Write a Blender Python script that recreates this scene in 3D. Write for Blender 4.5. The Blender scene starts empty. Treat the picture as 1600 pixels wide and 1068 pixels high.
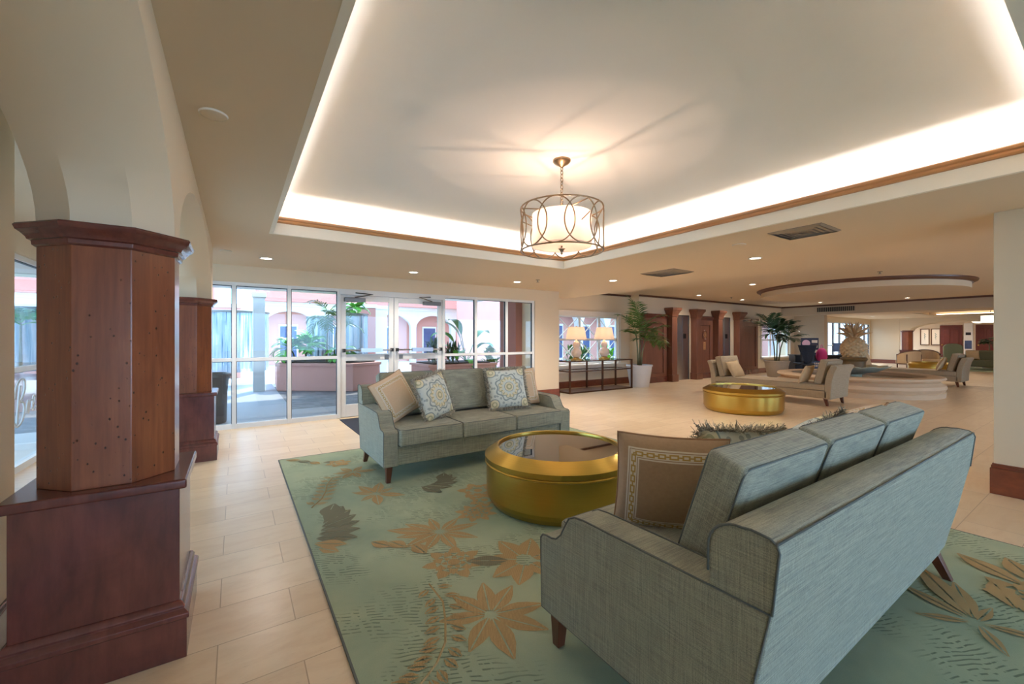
import bpy, bmesh, math, random
from math import sin, cos, pi, sqrt, radians, atan2
from mathutils import Vector, Matrix, Euler
random.seed(7)
S = bpy.context.scene
C = S.collection
# ------------------------------------------------------------------ camera, sky, sun, exposure
cd = bpy.data.cameras.new('camera'); cam = bpy.data.objects.new('camera', cd); C.objects.link(cam)
cam.location = (0, 0, 1.35)
cam.rotation_euler = (radians(90), 0, -radians(33.6))
cd.lens = 14.625; cd.sensor_width = 36; cd.shift_y = -5/1600; cd.clip_start = 0.05; cd.clip_end = 300
S.camera = cam
S.view_settings.view_transform = 'Standard'; S.view_settings.look = 'None'
S.view_settings.gamma = 1; S.view_settings.exposure = 0.97
W = bpy.data.worlds.new('sky'); S.world = W; W.use_nodes = True
bg = W.node_tree.nodes['Background']; bg.inputs[0].default_value = (0.38, 0.64, 1.0, 1); bg.inputs[1].default_value = 3.7
sd = bpy.data.lights.new('sun', 'SUN'); sd.energy = 2.6; sd.angle = radians(1.5); sd.color = (1, .95, .86)
sun = bpy.data.objects.new('sun', sd); C.objects.link(sun); sun.rotation_euler = (radians(-28), radians(18), 0)
DL_W = 16.0      # recessed downlights
COVE = 3.4      # cove strips, emission
S.cycles.max_bounces = 10; S.cycles.diffuse_bounces = 5; S.cycles.transparent_max_bounces = 24
S.cycles.sample_clamp_indirect = 6; S.cycles.use_denoising = True

# ------------------------------------------------------------------ materials
def lin(c):
    r = [(x/255.0) for x in c[:3]]
    return tuple(x/12.92 if x <= .04045 else ((x+.055)/1.055)**2.4 for x in r) + (1,)
class N:
    """small node expression builder"""
    def __init__(s, name, rough=.5, metal=0, spec=.5, coat=0):
        s.m = bpy.data.materials.new(name); s.m.use_nodes = True; s.t = s.m.node_tree
        s.b = s.t.nodes['Principled BSDF']
        s.b.inputs['Roughness'].default_value = rough; s.b.inputs['Metallic'].default_value = metal
        s.b.inputs['Specular IOR Level'].default_value = spec; s.b.inputs['Coat Weight'].default_value = coat
        s.b.inputs['Coat Roughness'].default_value = .15
    def n(s, typ, **k):
        q = s.t.nodes.new(typ)
        for a, b in k.items(): setattr(q, a, b)
        return q
    def set(s, sock, v):
        if isinstance(v, bpy.types.NodeSocket): s.t.links.new(v, sock)
        elif v is not None: sock.default_value = v
    def co(s, kind='Object'):
        if not hasattr(s, '_tc'): s._tc = s.n('ShaderNodeTexCoord')
        return s._tc.outputs[kind]
    def map(s, v, scale=(1, 1, 1), loc=(0, 0, 0), rot=(0, 0, 0)):
        q = s.n('ShaderNodeMapping'); s.set(q.inputs['Vector'], v)
        q.inputs['Scale'].default_value = scale; q.inputs['Location'].default_value = loc; q.inputs['Rotation'].default_value = rot
        return q.outputs[0]
    def noise(s, v, scale=5, det=3, rough=.5, dist=0):
        q = s.n('ShaderNodeTexNoise'); s.set(q.inputs['Vector'], v); q.inputs['Scale'].default_value = scale
        q.inputs['Detail'].default_value = det; q.inputs['Roughness'].default_value = rough; q.inputs['Distortion'].default_value = dist
        return q.outputs[0]
    def wave(s, v, scale=5, dist=0, det=2, dirn='X', dscale=1):
        q = s.n('ShaderNodeTexWave', bands_direction=dirn); s.set(q.inputs['Vector'], v); q.inputs['Scale'].default_value = scale
        q.inputs['Distortion'].default_value = dist; q.inputs['Detail'].default_value = det; q.inputs['Detail Scale'].default_value = dscale
        return q.outputs['Fac'] if 'Fac' in q.outputs else q.outputs[1]
    def m_(s, op, a, b=0.0, c=0.0):
        q = s.n('ShaderNodeMath', operation=op); s.set(q.inputs[0], a); s.set(q.inputs[1], b)
        if len(q.inputs) > 2: s.set(q.inputs[2], c)
        return q.outputs[0]
    def step(s, v, lo, hi):
        q = s.n('ShaderNodeMapRange'); q.clamp = True; s.set(q.inputs[0], v); q.inputs[1].default_value = lo; q.inputs[2].default_value = hi
        return q.outputs[0]
    def mix(s, f, a, b):
        q = s.n('ShaderNodeMix', data_type='RGBA'); s.set(q.inputs[0], f); s.set(q.inputs[6], a); s.set(q.inputs[7], b)
        return q.outputs[2]
    def xyz(s, v):
        q = s.n('ShaderNodeSeparateXYZ'); s.set(q.inputs[0], v); return q.outputs
    def col(s, v): s.set(s.b.inputs['Base Color'], v); return s
    def bump(s, h, st=.3, d=.01):
        q = s.n('ShaderNodeBump'); q.inputs['Strength'].default_value = st; q.inputs['Distance'].default_value = d
        s.set(q.inputs['Height'], h); s.t.links.new(q.outputs[0], s.b.inputs['Normal']); return s
M = {}
def plain(name, c, rough=.5, metal=0, spec=.5, var=.06, scale=6, coat=0, bump=0):
    x = N(name, rough, metal, spec, coat); a = lin(c); f = x.noise(x.co(), scale, 4)
    lo = tuple(v*(1-var) for v in a[:3])+(1,); hi = tuple(min(1, v*(1+var)) for v in a[:3])+(1,)
    x.col(x.mix(f, lo, hi))
    if bump: x.bump(x.noise(x.co(), 180, 2), bump, .003)
    M[name] = x.m; return x.m
plain('wall', (224, 204, 174), .75, var=.02, scale=1.5, bump=.05)
plain('ceil', (218, 196, 166), .8, var=.02, scale=1)
plain('tray', (244, 244, 242), .8, var=.01)
plain('greige', (196, 176, 150), .75, var=.02)
plain('fasc', (240, 230, 212), .7, var=.01)
plain('whitefr', (226, 224, 220), .4, var=.02)
plain('whitepaint', (232, 222, 208), .5, var=.02)
plain('dark_trim', (92, 52, 34), .35, coat=.3, var=.2)
plain('honey', (196, 140, 92), .35, coat=.3, var=.12)
plain('steel', (190, 190, 196), .28, 1, var=.05)
plain('grey_metal', (120, 116, 112), .4, .8)
plain('black', (28, 27, 30), .5, var=.1)
plain('black_mat', (44, 48, 62), .95, var=.15, scale=300, bump=.3)
plain('pot_white', (216, 214, 214), .45, var=.03)
plain('pot_tan', (176, 160, 138), .6, var=.05)
plain('soil', (60, 44, 32), .9, var=.3, scale=40)
plain('leaf', (84, 118, 52), .42, var=.35, scale=9)
plain('leaf_dark', (52, 82, 50), .42, var=.35, scale=9)
plain('leaf_bright', (96, 168, 52), .4, var=.3, scale=6)
plain('leaf_grey', (96, 126, 112), .45, var=.3, scale=6)
plain('stem', (122, 118, 84), .6, var=.25, scale=20)
plain('bronze', (98, 66, 50), .3, .75, var=.15)
plain('cage', (150, 128, 102), .3, .85, var=.12, scale=30)
plain('ceramic', (238, 214, 196), .18, var=.02, coat=.5)
plain('gilt', (206, 160, 84), .3, .6)
plain('stone', (214, 184, 150), .7, var=.10, scale=3, bump=.2)
plain('statue', (206, 172, 128), .75, var=.16, scale=8, bump=.3)
plain('shellstone', (208, 198, 166), .6, var=.25, scale=6)
plain('bronze_dark', (118, 92, 58), .5, .2, var=.2)
plain('salmon', (204, 148, 134), .8, var=.05, scale=2)
plain('salmon_dark', (166, 108, 96), .8, var=.05, scale=2)
plain('stucco_white', (208, 204, 200), .85, var=.03)
plain('roof_tile', (192, 120, 104), .8, var=.2, scale=12)
plain('maroon', (104, 44, 34), .5, var=.2, coat=.2)
plain('olive_fabric', (118, 118, 92), .9, var=.12, scale=60, bump=.3)
plain('green_fabric', (150, 158, 130), .9, var=.1, scale=60, bump=.3)
plain('cream_fabric', (222, 196, 158), .9, var=.06, scale=60, bump=.2)
plain('pink', (214, 58, 128), .7, var=.08)
plain('dark_cloth', (48, 54, 66), .9, var=.3, scale=30)
plain('grille', (150, 136, 118), .5, .2)
plain('paper', (236, 222, 200), .8, var=.02)
plain('concrete', (226, 222, 216), .85, var=.04, scale=2)
plain('gold_script', (206, 204, 202), .6, var=.02)
plain('fringe', (206, 196, 176), .95, var=.3, scale=80)
plain('fringe_dark', (160, 152, 138), .95, var=.45, scale=90)
plain('screen_blue', (70, 84, 120), .3, var=.5, scale=5)
plain('poster_dark', (40, 38, 60), .5, var=.3)
plain('poster_pink', (236, 190, 204), .6, var=.05)
plain('tassel', (180, 170, 140), .9)

def wood(name, c1, c2, c3, sc=(6, 6, 1.2), rough=.28, pits=0, coat=.45):
    x = N(name, rough, 0, .5, coat); v = x.map(x.co(), sc)
    g = x.noise(v, 1.6, 5, .6, .8); w = x.noise(x.map(x.co(), (sc[0]*9, sc[1]*9, sc[2]*2)), 1, 4, .6)
    a = x.mix(x.step(g, .3, .7), lin(c1), lin(c2)); b = x.mix(x.m_('MULTIPLY', x.step(w, .35, .75), .45), a, lin(c3))
    if pits:
        q = x.n('ShaderNodeTexVoronoi'); x.set(q.inputs['Vector'], x.map(x.co(), (1, 1, .7))); q.inputs['Scale'].default_value = 38
        d = x.step(q.outputs['Distance'], .10, .16); k = x.step(x.noise(x.co(), 7, 3), .44, .5)
        f = x.m_('MULTIPLY', x.m_('SUBTRACT', 1.0, d), k)
        b = x.mix(x.m_('MULTIPLY', f, .85), b, lin((52, 22, 14))); x.bump(x.m_('SUBTRACT', 1.0, f), .9, .004)
    x.col(b); M[name] = x.m
wood('cherry', (128, 70, 46), (158, 92, 58), (88, 44, 34), pits=1)
wood('cherry_dark', (92, 46, 40), (120, 62, 50), (62, 30, 30), sc=(3, 3, 2), rough=.25)
wood('mahogany', (116, 72, 54), (134, 84, 62), (88, 52, 40), sc=(3, 3, .6), rough=.4, coat=.2)
wood('baseboard', (122, 58, 36), (142, 72, 44), (86, 38, 26), sc=(1.5, 1.5, 8), rough=.3)
wood('legwood', (92, 44, 28), (110, 56, 34), (70, 32, 20), rough=.35)

x = N('floor_tile', .30, 0, .5)      # travertine in a running bond, rows run along X
q = x.n('ShaderNodeTexBrick'); q.offset = .5; x.set(q.inputs['Vector'], x.map(x.co(), (1, 1, 1), (-.24, -1.94+.305*20, 0)))
q.inputs['Scale'].default_value = 1; q.inputs['Brick Width'].default_value = .61; q.inputs['Row Height'].default_value = .305
q.inputs['Mortar Size'].default_value = .0028; q.inputs['Mortar Smooth'].default_value = .3
q.inputs['Color1'].default_value = lin((232, 208, 176)); q.inputs['Color2'].default_value = lin((222, 196, 162)); q.inputs['Mortar'].default_value = lin((186, 158, 128))
v = x.noise(x.map(x.co(), (2, 7, 1)), 1.5, 6, .65, .5)
a = x.mix(x.m_('MULTIPLY', x.step(v, .45, .75), .5), q.outputs['Color'], lin((206, 172, 134)))
v2 = x.noise(x.map(x.co(), (14, 60, 1)), 1.5, 4, .6)
a = x.mix(x.m_('MULTIPLY', x.step(v2, .62, .7), .25), a, lin((190, 152, 116)))
x.col(a); x.bump(x.m_('SUBTRACT', 1.0, q.outputs['Fac']), .25, .003); M['floor'] = x.m

x = N('paving', .6)                  # blue grey pavers of the arcade outside
q = x.n('ShaderNodeTexBrick'); x.set(q.inputs['Vector'], x.map(x.co(), (1, 1, 1), (0, 0, 0), (0, 0, .785)))
q.inputs['Scale'].default_value = 1; q.inputs['Brick Width'].default_value = .22; q.inputs['Row Height'].default_value = .11; q.inputs['Mortar Size'].default_value = .004
q.inputs['Color1'].default_value = lin((136, 130, 130)); q.inputs['Color2'].default_value = lin((108, 102, 104)); q.inputs['Mortar'].default_value = lin((84, 80, 80))
x.col(q.outputs['Color']); M['paving'] = x.m
plain('slab', (160, 158, 162), .5, var=.05)

def tweed(name, dark, light, mid, warm=None):
    x = N(name, .95, 0, .2); o = x.co()
    n1 = x.noise(x.map(o, (7, 7, 330)), 1, 2, .6); n2 = x.noise(x.map(o, (330, 330, 9)), 1, 2, .6); n3 = x.noise(x.map(o, (8, 330, 330)), 1, 2, .6)
    a = x.mix(x.step(n1, .32, .68), lin(dark), lin(light)); b = x.mix(x.step(n2, .32, .68), lin(dark), lin(light))
    cc = x.mix(x.step(n3, .32, .68), lin(dark), lin(light))
    r = x.mix(.5, a, b); r = x.mix(.38, r, cc); r = x.mix(.15, r, lin(mid))
    x.col(r); w = x.m_('ADD', x.m_('ADD', n1, n2), n3); x.bump(w, .35, .003)
    x.b.inputs['Sheen Weight'].default_value = .15
    M[name] = x.m
tweed('tweed', (94, 99, 96), (200, 198, 172), (146, 146, 130))
plain('piping', (104, 108, 104), .9, var=.15, scale=200)
tweed('taupe', (146, 124, 96), (204, 184, 152), (176, 154, 122))
plain('taupe_piping', (116, 98, 76), .9)

def brass():
    x = N('brass', .24, 1, .5); v = x.map(x.co(), (1, 1, 700)); n = x.noise(v, 1, 2, .5)
    x.col(x.mix(n, lin((184, 152, 70)), lin((200, 168, 86)))); x.b.inputs['Anisotropic'].default_value = .0
    x.set(x.b.inputs['Roughness'], x.m_('ADD', x.m_('MULTIPLY', n, .02), .27)); M['brass'] = x.m
brass()
x = N('smoked_glass', .03, 0, .9, 1); x.col(lin((38, 26, 20))); x.b.inputs['Coat Roughness'].default_value = .01; M['smoked'] = x.m
x = N('water', .05, 0, .6); n = x.noise(x.co(), 7, 3); x.col(x.mix(n, lin((30, 22, 16)), lin((64, 48, 34)))); x.bump(x.noise(x.co(), 14, 3), .4, .02); M['water'] = x.m

def glass(name, tint=(.96, .99, .98, 1), refl=1.45, rough=.0):
    m = bpy.data.materials.new(name); m.use_nodes = True; t = m.node_tree; t.nodes.clear()
    o = t.nodes.new('ShaderNodeOutputMaterial'); mx = t.nodes.new('ShaderNodeMixShader'); tr = t.nodes.new('ShaderNodeBsdfTransparent')
    gl = t.nodes.new('ShaderNodeBsdfGlossy'); lw = t.nodes.new('ShaderNodeLayerWeight'); lw.inputs[0].default_value = .5; pw = t.nodes.new('ShaderNodeMath'); pw.operation = 'POWER'; pw.inputs[1].default_value = 4.5; t.links.new(lw.outputs['Facing'], pw.inputs[0]); fr = t.nodes.new('ShaderNodeMath'); fr.operation = 'MULTIPLY_ADD'; fr.inputs[1].default_value = .8; fr.inputs[2].default_value = .035; t.links.new(pw.outputs[0], fr.inputs[0])
    tr.inputs[0].default_value = tint; gl.inputs['Roughness'].default_value = rough
    t.links.new(fr.outputs[0], mx.inputs[0]); t.links.new(tr.outputs[0], mx.inputs[1]); t.links.new(gl.outputs[0], mx.inputs[2]); t.links.new(mx.outputs[0], o.inputs[0])
    M[name] = m
glass('glass'); glass('shelf_glass', (.93, .97, .95, 1))
def emis(name, c, s):
    m = bpy.data.materials.new(name); m.use_nodes = True; b = m.node_tree.nodes['Principled BSDF']
    b.inputs['Base Color'].default_value = (.8, .8, .8, 1); b.inputs['Emission Color'].default_value = tuple(c)+(1,); b.inputs['Emission Strength'].default_value = s
    M[name] = m
emis('cove', (1, .985, .965), COVE*3.3); emis('bulb', (1, .9, .75), 9); emis('bulb_soft', (1, .8, .6), 1.2); emis('screen', (.25, .35, .6), .8); emis('bowl', (1, .82, .55), 1.6); emis('cove_far', (1, .88, .68), 6)
def shade(name, c, e):
    m = bpy.data.materials.new(name); m.use_nodes = True; t = m.node_tree; t.nodes.clear()
    o = t.nodes.new('ShaderNodeOutputMaterial'); mx = t.nodes.new('ShaderNodeMixShader'); tr = t.nodes.new('ShaderNodeBsdfTranslucent'); df = t.nodes.new('ShaderNodeBsdfDiffuse')
    em = t.nodes.new('ShaderNodeEmission'); ad = t.nodes.new('ShaderNodeAddShader')
    tr.inputs[0].default_value = c; df.inputs[0].default_value = c; em.inputs[0].default_value = c; em.inputs[1].default_value = e; mx.inputs[0].default_value = .5
    t.links.new(tr.outputs[0], mx.inputs[1]); t.links.new(df.outputs[0], mx.inputs[2]); t.links.new(mx.outputs[0], ad.inputs[0]); t.links.new(em.outputs[0], ad.inputs[1]); t.links.new(ad.outputs[0], o.inputs[0])
    M[name] = m
shade('shade_drum', (.50, .42, .37, 1), .10); shade('shade_lamp', (.70, .56, .46, 1), .08); shade('shade_far', (.93, .84, .7, 1), .9)
# blue water curtain: rippled blue sheet with clear slots
m = bpy.data.materials.new('water_curtain'); m.use_nodes = True; t = m.node_tree; b = t.nodes['Principled BSDF']
tc = t.nodes.new('ShaderNodeTexCoord'); mp = t.nodes.new('ShaderNodeMapping'); mp.inputs['Scale'].default_value = (22, 22, .9)
nz = t.nodes.new('ShaderNodeTexNoise'); nz.inputs['Scale'].default_value = 1; nz.inputs['Detail'].default_value = 4
cr = t.nodes.new('ShaderNodeValToRGB'); cr.color_ramp.elements[0].color = lin((70, 108, 132)); cr.color_ramp.elements[0].position = .35
cr.color_ramp.elements[1].color = lin((226, 240, 246)); cr.color_ramp.elements[1].position = .68
mr = t.nodes.new('ShaderNodeMapRange'); mr.inputs[1].default_value = .42; mr.inputs[2].default_value = .6; mr.inputs[3].default_value = .88; mr.inputs[4].default_value = .45
t.links.new(tc.outputs['Object'], mp.inputs[0]); t.links.new(mp.outputs[0], nz.inputs[0]); t.links.new(nz.outputs[0], cr.inputs[0]); t.links.new(cr.outputs[0], b.inputs['Base Color'])
t.links.new(nz.outputs[0], mr.inputs[0]); t.links.new(mr.outputs[0], b.inputs['Alpha']); b.inputs['Roughness'].default_value = .2; M['water_curtain'] = m

# pillow fabrics (object x,y span the face, -.25...25)
def pil_common(x):
    o = x.xyz(x.co()); return o[0], o[1]
x = N('medallion', .9, 0, .2); X, Y = pil_common(x)
def ringpat(x, X, Y, cx, cy, sc):
    dx = x.m_('SUBTRACT', X, cx); dy = x.m_('SUBTRACT', Y, cy)
    r = x.m_('DIVIDE', x.m_('SQRT', x.m_('ADD', x.m_('MULTIPLY', dx, dx), x.m_('MULTIPLY', dy, dy))), sc)
    th = x.m_('ARCTAN2', dy, dx); return r, th
base = lin((222, 226, 216)); slate = lin((156, 168, 164)); cream = lin((234, 224, 190)); olive = lin((192, 188, 150))
r, th = ringpat(x, X, Y, 0, 0, 1)
sc1 = x.m_('MULTIPLY', x.m_('COSINE', x.m_('MULTIPLY', th, 12)), .010)
sc2 = x.m_('MULTIPLY', x.m_('COSINE', x.m_('MULTIPLY', th, 8)), .014)
def band(x, r, lo, hi): return x.m_('MULTIPLY', x.m_('GREATER_THAN', r, lo), x.m_('LESS_THAN', r, hi))
r1 = x.m_('ADD', r, sc1); r2 = x.m_('ADD', r, sc2)
c = base
vor = x.n('ShaderNodeTexVoronoi'); x.set(vor.inputs['Vector'], x.co()); vor.inputs['Scale'].default_value = 24
dots = x.m_('MULTIPLY', x.m_('LESS_THAN', vor.outputs['Distance'], .36), x.m_('GREATER_THAN', r2, .17))
c = x.mix(x.m_('MULTIPLY', dots, .75), c, slate)
c = x.mix(band(x, r2, .140, .158), c, slate); c = x.mix(band(x, r1, .085, .118), c, cream); c = x.mix(band(x, r1, .118, .126), c, slate)
c = x.mix(band(x, r1, .060, .082), c, base); c = x.mix(band(x, r, .0, .056), c, cream); c = x.mix(band(x, r, .018, .036), c, olive); c = x.mix(band(x, r, .052, .058), c, slate)
petal = x.m_('MULTIPLY', band(x, r, .088, .120), x.m_('GREATER_THAN', x.m_('COSINE', x.m_('MULTIPLY', th, 16)), .55)); c = x.mix(petal, c, olive)
for cx in (-.19, .19):
    for cy in (-.19, .19):
        rr, tt = ringpat(x, X, Y, cx, cy, 1)
        c = x.mix(band(x, rr, 0, .062), c, slate); c = x.mix(band(x, rr, 0, .052), c, cream); c = x.mix(band(x, rr, .018, .030), c, olive)
x.col(c); x.bump(x.noise(x.co(), 300, 2), .2, .003); M['medallion'] = x.m

def chain_mat(name, fab, fab2):
    x = N(name, .85, 0, .25); X, Y = pil_common(x); x.b.inputs['Sheen Weight'].default_value = .3
    n = x.noise(x.co(), 70, 3); f = x.mix(n, lin(fab), lin(fab2))
    ax = x.m_('ABSOLUTE', X); ay = x.m_('ABSOLUTE', Y); mxm = x.m_('MAXIMUM', ax, ay); mn = x.m_('MINIMUM', ax, ay)
    white = lin((232, 220, 202)); gold = lin((196, 160, 92))
    c = x.mix(band(x, mxm, .140, .186), f, white)
    c = x.mix(band(x, mxm, .146, .149), c, fab and lin(fab)); c = x.mix(band(x, mxm, .177, .180), c, lin(fab))
    u = x.m_('SUBTRACT', x.m_('FRACT', x.m_('DIVIDE', x.m_('ADD', mn, .020), .046)), .5)   # along the band
    vv = x.m_('DIVIDE', x.m_('SUBTRACT', mxm, .163), .046)
    au = x.m_('ABSOLUTE', u); av = x.m_('ABSOLUTE', vv)
    link = x.m_('MULTIPLY', x.m_('LESS_THAN', au, .36), x.m_('LESS_THAN', av, .21))
    hole = x.m_('MULTIPLY', x.m_('LESS_THAN', au, .20), x.m_('LESS_THAN', av, .09))
    bar = x.m_('MULTIPLY', x.m_('GREATER_THAN', au, .36), x.m_('LESS_THAN', av, .06))
    g = x.m_('MAXIMUM', x.m_('SUBTRACT', link, hole), bar); g = x.m_('MULTIPLY', g, band(x, mxm, .150, .176))
    c = x.mix(g, c, gold); x.col(c); x.bump(x.noise(x.co(), 260, 2), .2, .003); M[name] = x.m
chain_mat('chain_tan', (218, 186, 150), (230, 200, 164)); chain_mat('chain_brown', (172, 142, 112), (192, 160, 128))
plain('pip_brown', (166, 128, 96), .8)

x = N('rug_base', 1, 0, .1); o = x.co()
n = x.noise(o, 1.3, 4, .6, .4); fine = x.noise(o, 260, 2)
c = x.mix(x.step(n, .3, .7), lin((150, 166, 144)), lin((190, 198, 166)))
c = x.mix(x.m_('MULTIPLY', fine, .35), c, lin((120, 140, 122)))
wv = x.wave(x.map(o, (1, 1, 1), (0, 0, 0), (0, 0, .45)), 13, 7, 1.5, 'Y', .55)
msk = x.m_('MULTIPLY', x.step(x.noise(o, 2.1, 2, .5), .49, .56), x.step(x.noise(x.map(o, (26, 9, 1)), 1, 2), .45, .5))
ln = x.m_('MULTIPLY', x.m_('GREATER_THAN', wv, .80), msk)
c = x.mix(x.m_('MULTIPLY', ln, .6), c, lin((70, 88, 74))); x.col(c)
x.bump(x.m_('SUBTRACT', x.m_('MULTIPLY', fine, .3), ln), .5, .006); M['rug'] = x.m
def rugp(name, c1, c2):
    x = N(name, .95, 0, .1); o = x.co(); w = x.wave(x.map(o, (1, 1, 1), (0, 0, 0), (0, 0, .5)), 55, 2, 1); d = x.noise(o, 120, 2)
    x.col(x.mix(x.m_('MULTIPLY', x.m_('GREATER_THAN', w, .55), .8), lin(c1), lin(c2))); x.bump(w, .4, .003); M[name] = x.m
rugp('rug_gold', (190, 162, 116), (158, 134, 94)); rugp('rug_olive', (140, 134, 108), (108, 110, 92)); plain('rug_line', (158, 176, 146), 1, spec=.1)

# ------------------------------------------------------------------ mesh helpers
class MB:
    def __init__(s): s.v = []; s.f = []; s.mi = []
    def add(s, vs, fs, mi=0, T=None):
        b = len(s.v); s.v += [tuple(T @ Vector(p)) if T else tuple(p) for p in vs]
        s.f += [tuple(b+i for i in f) for f in fs]; s.mi += [mi]*len(fs); return s
    def box(s, x0, x1, y0, y1, z0, z1, mi=0, T=None):
        return s.add([(x0, y0, z0), (x1, y0, z0), (x1, y1, z0), (x0, y1, z0), (x0, y0, z1), (x1, y0, z1), (x1, y1, z1), (x0, y1, z1)],
                     [(0, 3, 2, 1), (4, 5, 6, 7), (0, 1, 5, 4), (1, 2, 6, 5), (2, 3, 7, 6), (3, 0, 4, 7)], mi, T)
    def prism(s, poly, z0, z1, mi=0, T=None, top=None):
        n = len(poly); top = top or poly
        vs = [(p[0], p[1], z0) for p in poly]+[(p[0], p[1], z1) for p in top]
        fs = [tuple(range(n-1, -1, -1)), tuple(range(n, 2*n))]+[(i, (i+1) % n, n+(i+1) % n, n+i) for i in range(n)]
        return s.add(vs, fs, mi, T)
    def rings(s, rs, mi=0, T=None, cap=(True, True), loop=False):
        n = len(rs[0]); vs = [p for r in rs for p in r]; fs = []
        k = len(rs)
        for a in range(k if loop else k-1):
            b = (a+1) % k
            for i in range(n): fs.append((a*n+i, a*n+(i+1) % n, b*n+(i+1) % n, b*n+i))
        if not loop:
            if cap[0]: fs.append(tuple(range(n-1, -1, -1)))
            if cap[1]: fs.append(tuple((k-1)*n+i for i in range(n)))
        return s.add(vs, fs, mi, T)
    def lathe(s, prof, n=48, mi=0, T=None, cap=(True, True), ph=0):
        return s.rings([[(r*cos(2*pi*i/n+ph), r*sin(2*pi*i/n+ph), z) for i in range(n)] for r, z in prof], mi, T, cap)
    def tube(s, pts, r, n=8, mi=0, closed=False, T=None):
        pts = [Vector(p) for p in pts]; rs = []; k = len(pts)
        up = Vector((0, 0, 1)); prev = None
        for i, p in enumerate(pts):
            a = pts[(i-1) % k] if (closed or i > 0) else p; b = pts[(i+1) % k] if (closed or i < k-1) else p
            t = (b-a).normalized() if (b-a).length > 1e-9 else Vector((0, 0, 1))
            if prev is None:
                u = t.cross(up)
                if u.length < .1: u = t.cross(Vector((1, 0, 0)))
            else: u = prev-t*prev.dot(t)
            if u.length < 1e-6: u = t.orthogonal()
            u.normalize(); prev = u; w = t.cross(u)
            rr = r[i] if isinstance(r, (list, tuple)) else r
            rs.append([tuple(p+u*rr*cos(2*pi*j/n)+w*rr*sin(2*pi*j/n)) for j in range(n)])
        return s.rings(rs, mi, T, loop=closed)
    def build(s, name, mat, parent=None, smooth=False, bevel=0, seg=2, loc=None, rot=None):
        me = bpy.data.meshes.new(name); me.from_pydata(s.v, [], s.f); me.validate()
        mats = mat if isinstance(mat, (list, tuple)) else [mat]
        for q in mats: me.materials.append(M[q])
        if len(mats) > 1: me.polygons.foreach_set('material_index', s.mi)
        bm = bmesh.new(); bm.from_mesh(me); bmesh.ops.recalc_face_normals(bm, faces=bm.faces); bm.to_mesh(me); bm.free()
        if smooth: me.shade_smooth()
        if smooth == 'auto': me.shade_auto_smooth() if hasattr(me, 'shade_auto_smooth') else None
        o = bpy.data.objects.new(name, me); C.objects.link(o)
        if parent: o.parent = parent
        if loc is not None: o.location = loc
        if rot is not None: o.rotation_euler = rot
        if bevel:
            b = o.modifiers.new('bevel', 'BEVEL'); b.width = bevel; b.segments = seg; b.limit_method = 'ANGLE'; b.angle_limit = radians(35)
            b.harden_normals = False; me.shade_smooth()
            wn = o.modifiers.new('wn', 'WEIGHTED_NORMAL'); wn.keep_sharp = True
        elif smooth == 'auto':
            me.shade_smooth(); sharp(me, 35)
        return o
def sharp(me, deg):
    bm = bmesh.new(); bm.from_mesh(me)
    for e in bm.edges:
        if len(e.link_faces) == 2 and e.calc_face_angle(0) > radians(deg): e.smooth = False
    bm.to_mesh(me); bm.free()
def tag(o, label, cat, group=None, kind=None):
    if label: o['label'] = label
    if cat: o['category'] = cat
    if group: o['group'] = group
    if kind: o['kind'] = kind
    return o
def thing(name, label, cat, loc=(0, 0, 0), rz=0, group=None, rot=None):
    o = bpy.data.objects.new(name, None); C.objects.link(o); o.empty_display_size = .1
    o.location = loc; o.rotation_euler = rot or (0, 0, rz); return tag(o, label, cat, group)
def dup(root, loc, rz=None, label=None, group=None, scale=None, rot=None):
    def cp(o, par):
        c = o.copy(); C.objects.link(c)
        if par: c.parent = par
        for ch in list(o.children): cp(ch, c)
        return c
    r = cp(root, None); r.location = loc
    if rz is not None: r.rotation_euler = (0, 0, rz)
    if rot is not None: r.rotation_euler = rot
    if scale: r.scale = scale
    if label: r['label'] = label
    if group: r['group'] = group
    return r
def struct(o, label=None): o['kind'] = 'structure'; o['label'] = label or o.name.replace('_', ' '); o['category'] = o.name.split('_')[0]; return o
def B(x0, x1, y0, y1, z0, z1): return MB().box(x0, x1, y0, y1, z0, z1)
def wallpoly(axis, c0, c1, a0, a1, z0, z1, holes):
    """box wall with rectangular openings; axis 'y' = plane at constant y"""
    mb = MB(); xs = sorted({a0, a1, *[h[0] for h in holes], *[h[1] for h in holes]})
    for i in range(len(xs)-1):
        u0, u1 = xs[i], xs[i+1]; um = (u0+u1)/2; hs = sorted([(h[2], h[3]) for h in holes if h[0] < um < h[1]]); z = z0
        segs = []
        for h0, h1 in hs: segs.append((z, h0)); z = h1
        segs.append((z, z1))
        for s0, s1 in segs:
            if s1-s0 > 1e-4:
                if axis == 'y': mb.box(u0, u1, c0, c1, s0, s1)
                else: mb.box(c0, c1, u0, u1, s0, s1)
    return mb

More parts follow.
